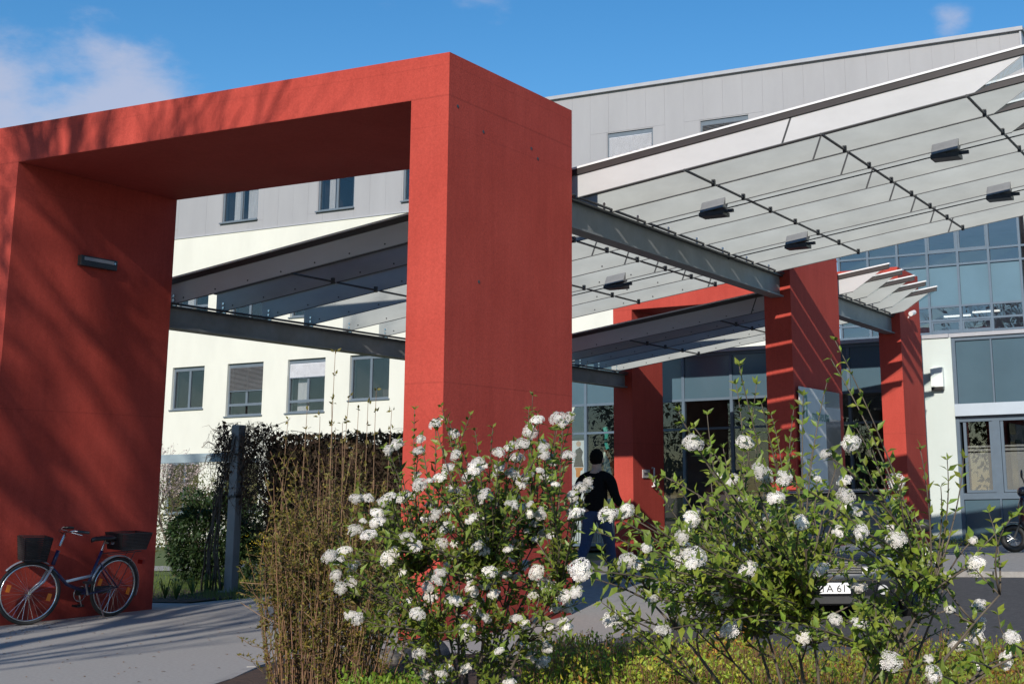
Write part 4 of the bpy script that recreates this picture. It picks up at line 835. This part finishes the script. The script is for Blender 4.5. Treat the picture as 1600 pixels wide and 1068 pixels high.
LC = [(302,198),(420,158),(415,202),(480,103),(546,136),(552,217),(527,262),(410,290),(420,327),(458,312),(184,378),(225,378),(302,375),(290,388),(380,370),(360,372),(460,404),(523,416),(566,363),(590,345),(636,240),(620,265),(650,260),(712,207),(715,268),(765,175),(800,175),(750,190),(857,87),(830,130),(882,187),(882,215),(910,235),(955,100),(975,75),(972,218),(880,297),(912,297),(925,326),(780,295),(820,295),(800,322),(990,370),(980,425),(870,432),(835,435),(800,412),(830,398),(775,368),(718,405),(750,395),(770,402),(660,365),(645,385),(680,370),(610,455),(648,442),(440,458),(520,486),(625,490),(655,525),(550,548),(497,553),(608,568),(400,553),(328,574),(318,612),(560,597),(522,622),(628,627),(680,650),(605,670),(774,600),(765,668),(735,658),(820,500),(740,515),(780,540),(885,510),(915,515),(855,652),(890,700),(845,735),(460,668),(490,683),(452,705),(460,745),(418,775),(378,765),(390,835),(418,852),(550,755),(615,715),(662,698),(695,733),(620,750),(645,762),(630,798),(580,835),(597,860),(495,850),(664,823),(778,826),(853,835),(904,860),(958,837),(925,787),(970,787),(960,742),(1000,725),(107,664),(160,688),(172,632),(85,592),(138,575),(178,495),(208,462),(258,467),(262,432),(228,515),(190,823),(416,953),(442,1030),(497,1030),(515,1012),(592,1010),(700,965),(715,945),(745,962),(795,925),(832,973),(880,987),(895,935),(655,1056),(755,1060),(355,655),(600,860),(370,525),(750,565),(650,570),(665,590),(530,750),(300,440)]
LC = [(480 + u / 2.384, 620 + v / 2.384) for u, v in LC]
LS = [(648,640),(735,648),(742,672),(690,635),(700,652),(832,618),(840,645),(826,640),(893,650),(770,668),(870,672),(600,700),(560,760),(520,820),(516,865),(540,900),(575,930),(610,950),(560,860),(600,880),(640,900),(660,930),(700,960),(620,840),(640,820),(680,850),(720,880),(760,900),(800,920),(830,880),(860,850),(880,890),(870,930),(840,960),(780,960),(740,980),(690,1000),(650,1010),(640,980),(780,1000),(830,1010),(860,990),(580,830),(600,800),(550,800),(660,780),(700,780),(740,790),(780,770),(820,780),(850,800),(760,850),(800,850),(720,930),(690,910),(890,870),(910,940),(660,960),(720,1030),(760,1040),(700,1050),(620,1010),(560,880),(590,900),(620,870),(530,850),(545,870),(650,860),(670,880),(690,870),(715,860),(745,870),(775,880),(790,900),(810,860),(835,900),(850,930),(700,940),(740,950),(670,1000),(760,980),(800,990)]
def fill(n, cx_, cy_, rx, ry):
    out = []
    while len(out) < n:
        a_ = R.uniform(0, 6.28); k_ = math.sqrt(R.random()); out.append((cx_ + rx * k_ * math.cos(a_), cy_ + ry * k_ * math.sin(a_)))
    return out
LC += [(919, 752), (905, 762), (893, 772), (900, 803)]
LC += [(u + R.uniform(-16, 16), v + R.uniform(-12, 16)) for u, v in LC[::3]]
LS += fill(170, 715, 900, 175, 150)
shrub_viburnum('white flowering viburnum shrub in front of the big red portal', LC, LS, 7.6, .28, (735, 1150), .033, .062, 300, 18, (.75, .45, 1.05))
RC = [(1083,692),(1164,691),(1121,743),(1143,751),(1194,741),(1186,735),(1225,745),(1212,778),(1276,747),(1290,709),(1187,824),(1192,847),(1081,810),(1066,838),(1072,828),(1086,868),(1084,880),(1059,870),(980,875),(1000,880),(906,889),(910,900),(951,803),(980,796),(975,802),(1310,829),(1320,751),(1329,692),(1397,828),(1400,842),(1253,816),(1280,890),(1127,931),(1169,889),(1200,929),(1185,933),(1142,980),(1305,967),(1273,983),(1256,994),(1262,988),(1342,919),(1342,973),(1383,970),(1392,1033),(1450,1028),(1458,1052),(1498,1006),(1526,975),(1526,994),(1530,945),(1484,952),(1525,880),(1523,888),(1520,843),(1581,995),(1572,1031),(1528,1041),(1447,862),(1448,909),(1206,803),(1400,752),(1321,774),(1321,791),(1336,800),(1020,935),(960,970),(955,965),(975,965),(1035,985),(915,750),(905,760),(893,770),(900,800),(1010,855),(1160,780),(1040,905),(1460,880),(1230,905),(1345,830),(1295,905)]
RS = [(1155,572),(1150,600),(1182,600),(1205,648),(1190,630),(1305,532),(1298,560),(1292,598),(1255,618),(1240,640),(1060,642),(1068,660),(1105,648),(1085,668),(1400,772),(1480,718),(1470,760),(1505,715),(1545,800),(1580,808),(1592,800),(1438,702),(1362,698),(1240,690),(1338,668),(1130,700),(1110,690),(1020,750),(1040,745),(1060,760),(1090,770),(1120,780),(1150,800),(1180,780),(1200,800),(1240,800),(1270,790),(1300,780),(1350,760),(1380,780),(1420,800),(1400,860),(1440,840),(1470,830),(1500,860),(1480,900),(1440,900),(1400,900),(1350,880),(1320,860),(1280,850),(1250,860),(1220,850),(1200,880),(1150,900),(1110,900),(1080,900),(1050,880),(1020,880),(990,900),(960,880),(940,860),(930,830),(1000,920),(1040,930),(1080,940),(1120,960),(1160,950),(1200,960),(1240,940),(1280,940),(1320,940),(1360,940),(1400,940),(1440,960),(1480,980),(1420,1000),(1380,1000),(1340,1010),(1300,1010),(1500,1040),(1540,1010),(1560,960),(1180,920),(1230,880),(1260,900),(1100,840),(1070,800),(1030,820),(985,840),(1340,820),(1210,700),(1230,720),(1270,700),(1310,720),(1180,700),(1160,720),(1290,760),(1250,760),(1330,740),(1360,800),(1380,830),(1450,930),(1320,900),(1380,880),(940,940),(975,940)]
RS += [(u + R.uniform(-45, 45), v + R.uniform(-25, 40)) for u, v in RS if v > 770 and 1020 < u < 1450]
RS += fill(110, 1230, 885, 235, 115) + fill(70, 1130, 885, 120, 95)
RS = [q for q in RS if not (1225 < q[0] < 1335 and 885 < q[1] < 945)]; RC = [q for q in RC if not (q[0] < 920 and q[1] < 810) and not (1245 < q[0] < 1320 and 895 < q[1] < 935)]
shrub_viburnum('tall loose viburnum shrub with large white flower heads before the parked car', RC, RS, 5.3, .32, (1290, 1190), .030, .058, 300, 16, (.85, .4, .95))

def stem_shrub(name, label, base, n, spread, hmin, hmax, m_st, m_lf, leafn, leafl, arch, tints, cat='shrub', tip=None, group=None, rst=.004):
    s = thing(name, label, cat, base, group=group); st_ = MB(); lv = MB(); base = Vector(base)
    for i in range(n):
        a_ = R.uniform(0, 2 * PI); rr = spread * math.sqrt(R.random()); h = R.uniform(hmin, hmax)
        b0 = base + Vector((math.cos(a_) * rr * .72, math.sin(a_) * rr * .72, 0)) + Vector((R.gauss(0, .06), R.gauss(0, .06), 0)) * min(1, spread); top = base + Vector((math.cos(a_) * rr * 1.15, math.sin(a_) * rr * 1.0, h * (1 - .25 * (rr / spread) ** 2))) + rv(.08)
        mid = (b0 * .45 + top * .55) + Vector((0, 0, arch * h * R.uniform(-.5, 1))) + rv(.13); k_ = 7; pts = bez(b0, mid, top, k_); tb = R.uniform(.6, 1.35)
        st_.tube(pts, [rst - (rst - .0012) * j / k_ for j in range(k_ + 1)], 4, False, (tb, tb * R.uniform(.85, 1), tb * R.uniform(.75, 1)))
        for j in range(4):                                # side twigs
            q_ = pts[R.randint(2, k_ - 1)]; e = q_ + Vector((R.gauss(0, .11), R.gauss(0, .11), R.uniform(.0, .22))); st_.tube([q_, (q_ + e) / 2 + rv(.012), e], .0018, 3, False, (tb, tb, tb))
            for _ in range(leafn // 3):
                pq = q_.lerp(e, R.random()); tn = R.choice(tints); g_ = R.uniform(.7, 1.3); lv.leaf(pq, rv() + Vector((0, 0, .5)), rv(), leafl * R.uniform(.6, 1.3), leafl * .45, tuple(c * g_ for c in tn))
        for _ in range(leafn):
            k = R.random() ** .7 * k_; j = min(int(k), k_ - 1); pq = pts[j].lerp(pts[j + 1], k - j); tn = R.choice(tints); g_ = R.uniform(.7, 1.3)
            lv.leaf(pq, rv() + Vector((0, 0, .5)), rv(), leafl * R.uniform(.6, 1.3), leafl * .45, tuple(c * g_ for c in tn))
    part(s, 'stems', st_, m_st, kind='stuff'); part(s, 'leaves', lv, m_lf, kind='stuff'); return s
# brown twiggy shrub left of the viburnum
b_ = PD(505, 1110, 8.8); b_.z = .02
BR_T = [(1, .95, .6), (1.1, .9, .6), (.9, 1.1, .8), (1.35, 1.05, .6), (.8, .7, .6)]
stem_shrub('twiggy_shrub', 'tall brown twiggy shrub with sparse olive leaves beside the path', b_, 190, .45, 1.0, 1.70, TWIG, LEAFB, 46, .028, .10, BR_T)
sp_ = thing('upright_stems', 'thin tall leafy shoots rising above the dark vine hedge', 'shoots', b_ + Vector((0, .4, 0)))
st_ = MB(); lv = MB()
for (u, v, dd) in ((524, 548, 9.2), (518, 630, 9.2), (545, 620, 9.3), (560, 640, 9.1), (588, 610, 9.3), (612, 640, 9.2), (480, 640, 9.2), (500, 650, 9.0), (575, 630, 9.3), (450, 655, 9.1), (535, 660, 9.0)):
    top = PD(u, v, dd); bs = Vector((top.x + R.uniform(-.1, .1), top.y, .05)); pts = bez(bs, (bs + top) / 2 + rv(.03), top, 14); st_.tube(pts, [.005 - .0035 * k / 14 for k in range(15)], 4, False)
    for k in range(7, 15):
        for _ in range(3): g_ = R.uniform(.7, 1.4); lv.leaf(pts[k] + rv(.006), rv() + Vector((0, 0, .8)), rv(), .035, .016, (g_ * 1.1, g_, g_ * .8))
part(sp_, 'stems', st_, TWIG); part(sp_, 'leaves', lv, LEAFB, kind='stuff')
# planting bed with kerb edging and ground cover
def bed_in(x, y): return False
bedpts = [(-7.3, 7.6), (-7.62, 8.5), (-7.95, 9.15), (-8.12, 9.7), (-7.85, 10.15), (-7.2, 10.4), (-6.2, 10.5), (-4.8, 10.2), (-3.6, 9.9), (-2.2, 10.2), (-.5, 10.6), (1.2, 10.2), (2.0, 7.5), (1.0, 3.6), (-3.2, 2.4), (-6.6, 5.2)]
bd = MB(); n = len(bedpts); cxy = Vector((sum(p[0] for p in bedpts) / n, sum(p[1] for p in bedpts) / n, .09)); rings = 6; vs_ = []
for k in range(rings): 
    for p in bedpts: q_ = Vector((p[0], p[1], .03)).lerp(cxy, k / rings); vs_.append(q_ + Vector((0, 0, R.uniform(0, .03))))
fs_ = [(k * n + i, k * n + (i + 1) % n, (k + 1) * n + (i + 1) % n, (k + 1) * n + i) for k in range(rings - 1) for i in range(n)]
vs_.append(cxy); fs_ += [((rings - 1) * n + i, (rings - 1) * n + (i + 1) % n, rings * n) for i in range(n)]
struct('planting_bed', bd.add(vs_, fs_), SOIL, smooth=True)
ke = thing('bed_edging', 'low concrete edging stones curving round the planting bed', 'kerb', (-8.0, 9.0, 0))
for i in range(n):
    p, q_ = Vector((*bedpts[i], 0)), Vector((*bedpts[(i + 1) % n], 0)); ln = (q_ - p).length; m_ = max(1, int(ln / .5)); d_ = (q_ - p).normalized(); nn = Vector((-d_.y, d_.x, 0))
    for k in range(m_):
        a_ = p + d_ * (ln * k / m_ + .006); e_ = p + d_ * (ln * (k + 1) / m_ - .006); hh = .055 + R.uniform(-.006, .006)
        part(ke, 'edging_stone', MB().prism([a_ - nn * .04, e_ - nn * .04, e_ + nn * .04, a_ + nn * .04], (0, 0, hh)), KERB)
def cover(name, label, us, vs__, d0, d1, n, hgt, leafl, tints, m):
    c0 = PZ((us[0] + us[1]) / 2, 1100, 0); s = thing(name, label, 'ground cover', (c0.x, c0.y, .04)); lv = MB(); st_ = MB()
    for i in range(n):
        dd = R.uniform(d0, d1); u = R.uniform(*us); p = PD(u, 1068, dd); p.z = .05
        hmul = .75 + .45 * noise.noise(Vector((p.x * 1.7, p.y * 1.7, 3))); h = hgt * hmul * R.uniform(.55, 1.1)
        tip = p + Vector((R.gauss(0, .06), R.gauss(0, .06), h)); st_.tube([p, (p + tip) / 2 + rv(.015), tip], .0022, 3, False, (.8, .7, .6))
        redd = noise.noise(Vector((p.x * 2.3, p.y * 2.3, 9))) > .3
        for _ in range(9):
            k = .35 + .65 * R.random(); q_ = p.lerp(tip, k) + rv(.016); tn = R.choice(tints) if not (redd and R.random() < .55) else (1.5, .6, .6); g_ = R.uniform(.7, 1.3) * (.75 + .4 * k)
            lv.leaf(q_, rv() + Vector((0, 0, .7)), rv(), leafl * R.uniform(.6, 1.2), leafl * .5, tuple(c * g_ for c in tn))
    part(s, 'stems', st_, TWIG, kind='stuff'); part(s, 'leaves', lv, m, kind='stuff'); tagit(s, kind='stuff'); return s
YG = [(.95, 1, .5), (1.1, 1.05, .5), (.8, 1.0, .6), (1.15, .95, .5), (.7, .95, .5)]
cover('low_cover_shrub', 'low yellow green ground cover with reddish tips along the bed', (830, 1170), 0, 7.6, 9.7, 3400, .42, .034, YG, LEAFG)
cover('low_cover_shrub', 'olive yellow ground cover below the tall loose viburnum', (1150, 1640), 0, 6.0, 9.4, 3800, .37, .032, YG, LEAFG)
cover('low_cover_shrub', 'fresh bright green ground cover between brown shrub and viburnum', (540, 690), 0, 7.8, 9.2, 900, .27, .045, [(.75, 1.1, .6), (.6, 1.0, .5), (.9, 1.2, .6)], LEAFG)
# boulders at the foot of the big portal
def boulder(u, v, dd, r, m, label):
    p = PD(u, v, dd); p.z = r[2] * .6; mb = MB().ell((0, 0, 0), r, 14, 10)
    mb.v = [tuple(Vector(q_) * (1 + .22 * noise.noise(Vector(q_) * 4 + Vector((u, v, 0)))) + p) for q_ in mb.v]; solo('boulder', mb, m, label, 'boulder', p, smooth=True)
boulder(668, 1000, 11.4, (.20, .16, .15), mat('dark_stone', (.03, .032, .04), .8, .25, 10, bump=.4), 'dark rounded boulder at the foot of the big red portal')
boulder(602, 1003, 11.2, (.16, .13, .10), mat('brown_stone', (.14, .12, .10), .85, .25, 10, bump=.4), 'brownish boulder between twiggy shrub and portal foot')

# ------------------------------------------------------------------ garden seen through the big portal
def blob_bush(name, label, c, r, n, leafl, m, tints, cat='shrub', group=None, holes=.25):
    c = Vector(c); s = thing(name, label, cat, (c.x, c.y, 0), group=group); lv = MB(); st_ = MB(); ph = R.uniform(0, 50)
    for i in range(10):
        a_ = R.uniform(0, 6.28); e = c + Vector((math.cos(a_) * r[0] * .6, math.sin(a_) * r[1] * .6, R.uniform(-.2, .6) * r[2])); st_.tube(bez(Vector((c.x, c.y, 0)), (Vector((c.x, c.y, c.z * .5)) + e) / 2 + rv(.08), e, 6), [.02 - .0026 * k for k in range(7)], 5)
    cnt = 0
    while cnt < n:
        d_ = rv().normalized(); rr = R.uniform(.35, 1) ** .5; p = Vector((d_.x * r[0], d_.y * r[1], d_.z * r[2])) * rr
        f = noise.noise(p * (1.6 / max(r)) * 2 + Vector((ph, 0, 0)))
        p *= (1 + .35 * f)
        if noise.noise(p * (3.5 / max(r)) * 1.5 + Vector((0, ph, 0))) < -holes: continue
        q_ = c + p
        if q_.z < .03: cnt += 1; continue
        g_ = R.uniform(.6, 1.35); tn = R.choice(tints); lv.leaf(q_, d_ * .8 + rv(.6), rv(.5) + Vector((0, 0, 1)), leafl * R.uniform(.6, 1.25), leafl * .42, tuple(k * g_ for k in tn)); cnt += 1
    part(s, 'stems', st_, BARK); part(s, 'leaves', lv, m, kind='stuff'); return s
GT = [(1, 1, 1), (.8, 1, .8), (1.2, 1.1, .8)]
q = PZ(290, 915); blob_bush('laurel_bush', 'dense dark evergreen bush behind the red leg with the bicycle', (q.x - .35, q.y + 1.0, .72), (.9, .7, .85), 11000, .095, LEAFD, GT)
q = PZ(285, 880); blob_bush('olive_bush', 'drooping olive green bush behind the dark evergreen', (q.x - 1.0, q.y + 1.2, 1.3), (1.5, .8, 1.1), 5200, .05, LEAFO, [(1, 1, .7), (1.3, 1, .7), (.9, 1, .6)])
def bare_tree(name, label, base, hgt, m, seed, lev=5, blossoms=None, r0=.17, spread=.55, cat='tree', nb=(3, 4), bend=.0):
    r = random.Random(seed); s = thing(name, label, cat, base); tr = MB(); cr = MB(); bl = MB()
    def grow(p, d, ln, rad, l):
        pts = [p]; dd = d.copy(); seg = 5
        for k in range(seg):
            dd = (dd + Vector((r.gauss(0, .13), r.gauss(0, .13), r.gauss(.03, .08)))).normalized(); pts.append(pts[-1] + dd * ln / seg)
        (tr if l == 0 else cr).tube(pts, [rad * (1 - .45 * k / seg) for k in range(seg + 1)], 7 if l < 2 else 4, False)
        if l >= lev:
            if blossoms:
                for _ in range(blossoms): q_ = R.choice(pts); bl.leaf(q_ + rv(.02), rv(), rv(), .035, .025, (1, 1, 1))
            return
        for k in range(r.randint(*nb)):
            i = r.randint(2, seg) if l else r.randint(3, seg); ax = Vector((r.gauss(0, 1), r.gauss(0, 1), r.gauss(0, .5))).normalized(); nd = (dd + ax * r.uniform(.5, 1.1) * spread * 1.5 + Vector((0, 0, .12))).normalized(); grow(pts[i], nd, ln * r.uniform(.55, .85), rad * .55 * r.uniform(.8, 1.05), l + 1)
        grow(pts[-1], dd, ln * r.uniform(.65, .85), rad * .56, l + 1)
    grow(Vector(base), Vector((.02, .03, 1)).normalized(), hgt * .32, r0, 0)
    part(s, 'trunk', tr, m, smooth=True); part(s, 'crown', cr, m)
    if blossoms: part(s, 'blossoms', bl, PINKBLOOM, kind='stuff')
    return s
q = PZ(275, 905); bare_tree('blossom_shrub', 'small bare branched shrub with pale blossoms in front of the cream wall', (q.x - .9, q.y + .9, 0), 2.9, TWIGG, 5, 4, 5, .03, .6, 'shrub')
# pergola with dry vines
PO = Vector((-15.36, 17.15, 0))
def post(x, y, h):
    pg = thing('pergola_post', 'grey square steel post wrapped by dry vine beside the path' if abs(x - PO.x) < .1 else 'dark steel post inside the dry vine hedge', 'post', (x, y, 0), group=None)
    part(pg, 'shaft', MB().box(x - .075, x + .075, y - .075, y + .075, 0, h), STEEL, bevel=.01); part(pg, 'base_plate', MB().box(x - .13, x + .13, y - .13, y + .13, 0, .03), STEEL); part(pg, 'collar', MB().box(x - .082, x + .082, y - .082, y + .082, h * .56, h * .575), DSTEEL)
post(PO.x, PO.y, 2.47); post(-13.0, 20.1, 2.42)
solo('pergola_beam', MB().box(-20.5, PO.x - .08, PO.y - .06, PO.y + .06, 1.93, 2.06), mat('pale_blue_steel', (.26, .33, .37), .5, .06), 'pale blue grey steel beam running from the vine post to the red leg', 'beam', (-18, PO.y, 2))
def vine_hedge(label, P0, P1, z0, z1, th, nst, nlf):
    P0, P1 = Vector(P0), Vector(P1); s = thing('vine_hedge', label, 'hedge', (P0 + P1) / 2 * 1.0); OFF[s.name] = Vector(s.location); st_ = MB(); lv = MB(); d_ = (P1 - P0); dn = d_.normalized(); nn = Vector((-dn.y, dn.x, 0))
    part(s, 'reed_screen', MB().prism([P0 + Vector((0, 0, .1)) + nn * .05, P1 + Vector((0, 0, .1)) + nn * .05, P1 + Vector((0, 0, z1 - .22)) + nn * .05, P0 + Vector((0, 0, z1 - .16)) + nn * .05], nn * .04), VINE) if th > .2 else None
    for i in range(nst):
        k = R.random(); p = P0 + d_ * k + nn * R.gauss(0, th * .4) + Vector((0, 0, z0 + (z1 - z0) * R.random() ** .6)); pts = [p]
        for j in range(5): pts.append(pts[-1] + Vector((R.gauss(0, .09), R.gauss(0, .05), R.gauss(-.05, .1))))
        pts = [Vector((q_.x, q_.y, min(q_.z, z1 + .05 + .12 * noise.noise(Vector((q_.x * 3, q_.y, 0)))))) for q_ in pts]; g_ = R.uniform(.5, 1.7); st_.tube(pts, [.006, .005, .005, .004, .003, .002], 3, False, (g_, g_ * .95, g_ * .9))
    for i in range(nlf):
        k = R.random(); p = P0 + d_ * k + nn * R.gauss(0, th * .5) + Vector((0, 0, z0 + (z1 - z0) * R.random() ** .75 + .05 * R.random())); g_ = R.uniform(.5, 1.6); lv.leaf(p, rv(), rv(), .085 * R.uniform(.6, 1.2), .06, (g_, g_ * R.uniform(.8, 1.3), g_ * .8))
    part(s, 'vines', st_, VINE, kind='stuff'); part(s, 'dry_leaves', lv, VINE, kind='stuff'); return s
vine_hedge('dark brown dry vine hedge hanging on the pergola behind the twiggy shrub', (-15.05, 17.5, 0), (-11.3, 19.2, 0), .25, 2.28, .22, 2600, 15000)
vine_hedge('dark dry vines climbing round the grey pergola post', (PO.x - .35, PO.y - .05, 0), (PO.x + .5, PO.y + .15, 0), 1.2, 2.45, .14, 420, 420)
vs2 = MB()
for i in range(7):
    p0 = PO + Vector((-.45 + .06 * i, -.15, .02)); pts = bez(p0, PO + Vector((-.35 + R.uniform(-.1, .1), -.1, 1.2)), PO + Vector((-.08 + R.uniform(-.1, .15), -.09, 2.3)), 12); vs2.tube([q_ + rv(.015) for q_ in pts], [.018 - .001 * k for k in range(13)], 5)
solo('climbing_vine', vs2, BARK, 'twisted bundle of bare vine stems leaning on the grey post', 'vine', PO, smooth=True)
# lawn strip, soil edge and yellow flowers
bdr = MB().box(-21, -14.55, 15.28, 15.9, -.01, .035); struct('garden_soil', sheet(None, -30, -14.4, 15.21, 17.6, 30, 12, .012), SOIL)
gr_ = MB()
for i in range(9000):
    x_ = R.uniform(-24, -13.2); y_ = 15.7 + abs(R.gauss(0, 3.0)); 
    if y_ > 27: continue
    h_ = R.uniform(.05, .13); g_ = R.uniform(.6, 1.4); gr_.add([(x_, y_, 0), (x_ + .012, y_, 0), (x_ + R.gauss(0, .03), y_ + R.gauss(0, .03), h_)], [(0, 1, 2)], (g_ * 1.1, g_, g_ * .8))
o = struct('lawn', gr_, GRASS); tagit(o, 'short green lawn grass beyond the path edge', 'grass', kind='stuff')
for i, (u, v) in enumerate(((258, 935), (300, 930), (325, 926), (345, 924), (382, 915), (275, 937))):
    p = PZ(u, v); s = thing('strap_plant', 'small tuft of arching strap leaves at the path edge', 'plant', (p.x, p.y, 0), group='strap leaved tufts along the path edge'); mb = MB()
    for k in range(22):
        a_ = R.uniform(0, 6.28); e = Vector((math.cos(a_), math.sin(a_), 0)); l_ = R.uniform(.12, .3); w_ = Vector((-e.y, e.x, 0)) * .008
        mb.add([p - w_, p + w_, p + e * l_ * .4 + w_ + Vector((0, 0, l_)), p + e * l_ * .4 - w_ + Vector((0, 0, l_)), p + e * l_ + Vector((0, 0, l_ * .75))], [(0, 1, 2, 3), (3, 2, 4)], (.6, .7, .5))
    part(s, 'leaf_tuft', mb, GRASS, kind='stuff')
yf = MB()
for i in range(500):
    p = PZ(R.uniform(360, 440), R.gauss(872, 2.5)); p.z = R.uniform(.3, .55); yf.leaf(p, rv() + Vector((0, 0, 1)), rv(), .12, .12)
yb = PZ(400, 872); ys = thing('yellow_flower_bed', 'strip of small yellow flowers across the garden lawn', 'flowers', (yb.x, yb.y, 0)); part(ys, 'blossoms', yf, YELLOW, kind='stuff'); ys['kind'] = 'stuff'
lg = MB()
for i in range(900):
    p = PZ(R.uniform(355, 445), R.gauss(872, 2.5)); p.z = R.uniform(.02, .5); lg.leaf(p, rv() + Vector((0, 0, 1)), rv(), .14, .07)
part(ys, 'leaves', lg, GRASS, kind='stuff')
gp = MB(); a_, b2, c2, d2 = PZ(200, 893), PZ(480, 886), PZ(480, 879), PZ(200, 885)
struct('garden_path', gp.add([Vector((p.x, p.y, .006)) for p in (a_, b2, c2, d2)], [(0, 1, 2, 3)]), PAVE)
blob_bush('garden_hedge', 'loose grey green hedge along the cream wall beyond the lawn', (-26.5, 32.2, .9), (9, .9, 1.15), 9000, .13, LEAFO, [(1, 1, .7), (1.2, 1, .7), (.8, 1, .7)], 'hedge', holes=.5)
# low planting at the foot of the entrance pier
for u in (1475, 1500, 1530, 1560):
    p = PY(u, 850, YL - .45); blob_bush('pier_plant', 'low leafy green plant at the foot of the white pier and blue panels', (p.x, p.y, .2), (.28, .16, .12), 220, .05, LEAFG, [(.8, 1, .6), (1, 1, .5)], 'plant', 'low plants at the foot of the entrance wall')

# ------------------------------------------------------------------ bare trees behind the photographer: their shadows lie on portal and path
bare_tree('bare_tree', 'tall bare leafless tree behind the viewpoint, its shadow on the red portal', (-7.7, -4.6, 0), 16.0, BARK, 44, 5, None, .36, .33, nb=(3, 3))
bare_tree('bare_tree', 'slender bare tree leaning beside the tall one behind the viewpoint', (-12.6, -6.2, 0), 14.5, BARK, 33, 5, None, .36, .36, nb=(2, 3))
for i, (x_, y_, h_) in enumerate(((-34, -46, 7), (-22, -52, 8.5), (-9, -48, 7.5), (4, -54, 8), (17, -50, 8.5), (30, -46, 7), (-48, -40, 8))):
    blob_bush('background_tree', 'leafy spring tree in the row far behind the viewpoint, mirrored in the glass', (x_, y_, h_), (6.5, 4, h_ * .92), 5000, .55, LEAFO, [(1, 1, .7), (1.4, 1.1, .8), (.8, 1, .7)], 'tree', 'row of trees far behind the viewpoint')

lt = MB()
for i in range(260):
    u = R.uniform(0, 430); v = R.choice((R.uniform(950, 1066), R.gauss(990 - u * .19, 5), R.gauss(990 - u * .19, 5))); p = PZ(u, v)
    if not (-13.9 < p.x < -8.2 and p.y < 15): continue
    p.z = .006; lt.leaf(p, (R.gauss(0, 1), R.gauss(0, 1), 0), (0, 0, 1), R.uniform(.02, .05), .02, (R.uniform(.6, 1.4),) * 3)
tagit(struct('leaf_litter', lt, TWIG), 'scattered dry leaf litter on the pale path', 'leaf litter', kind='stuff')
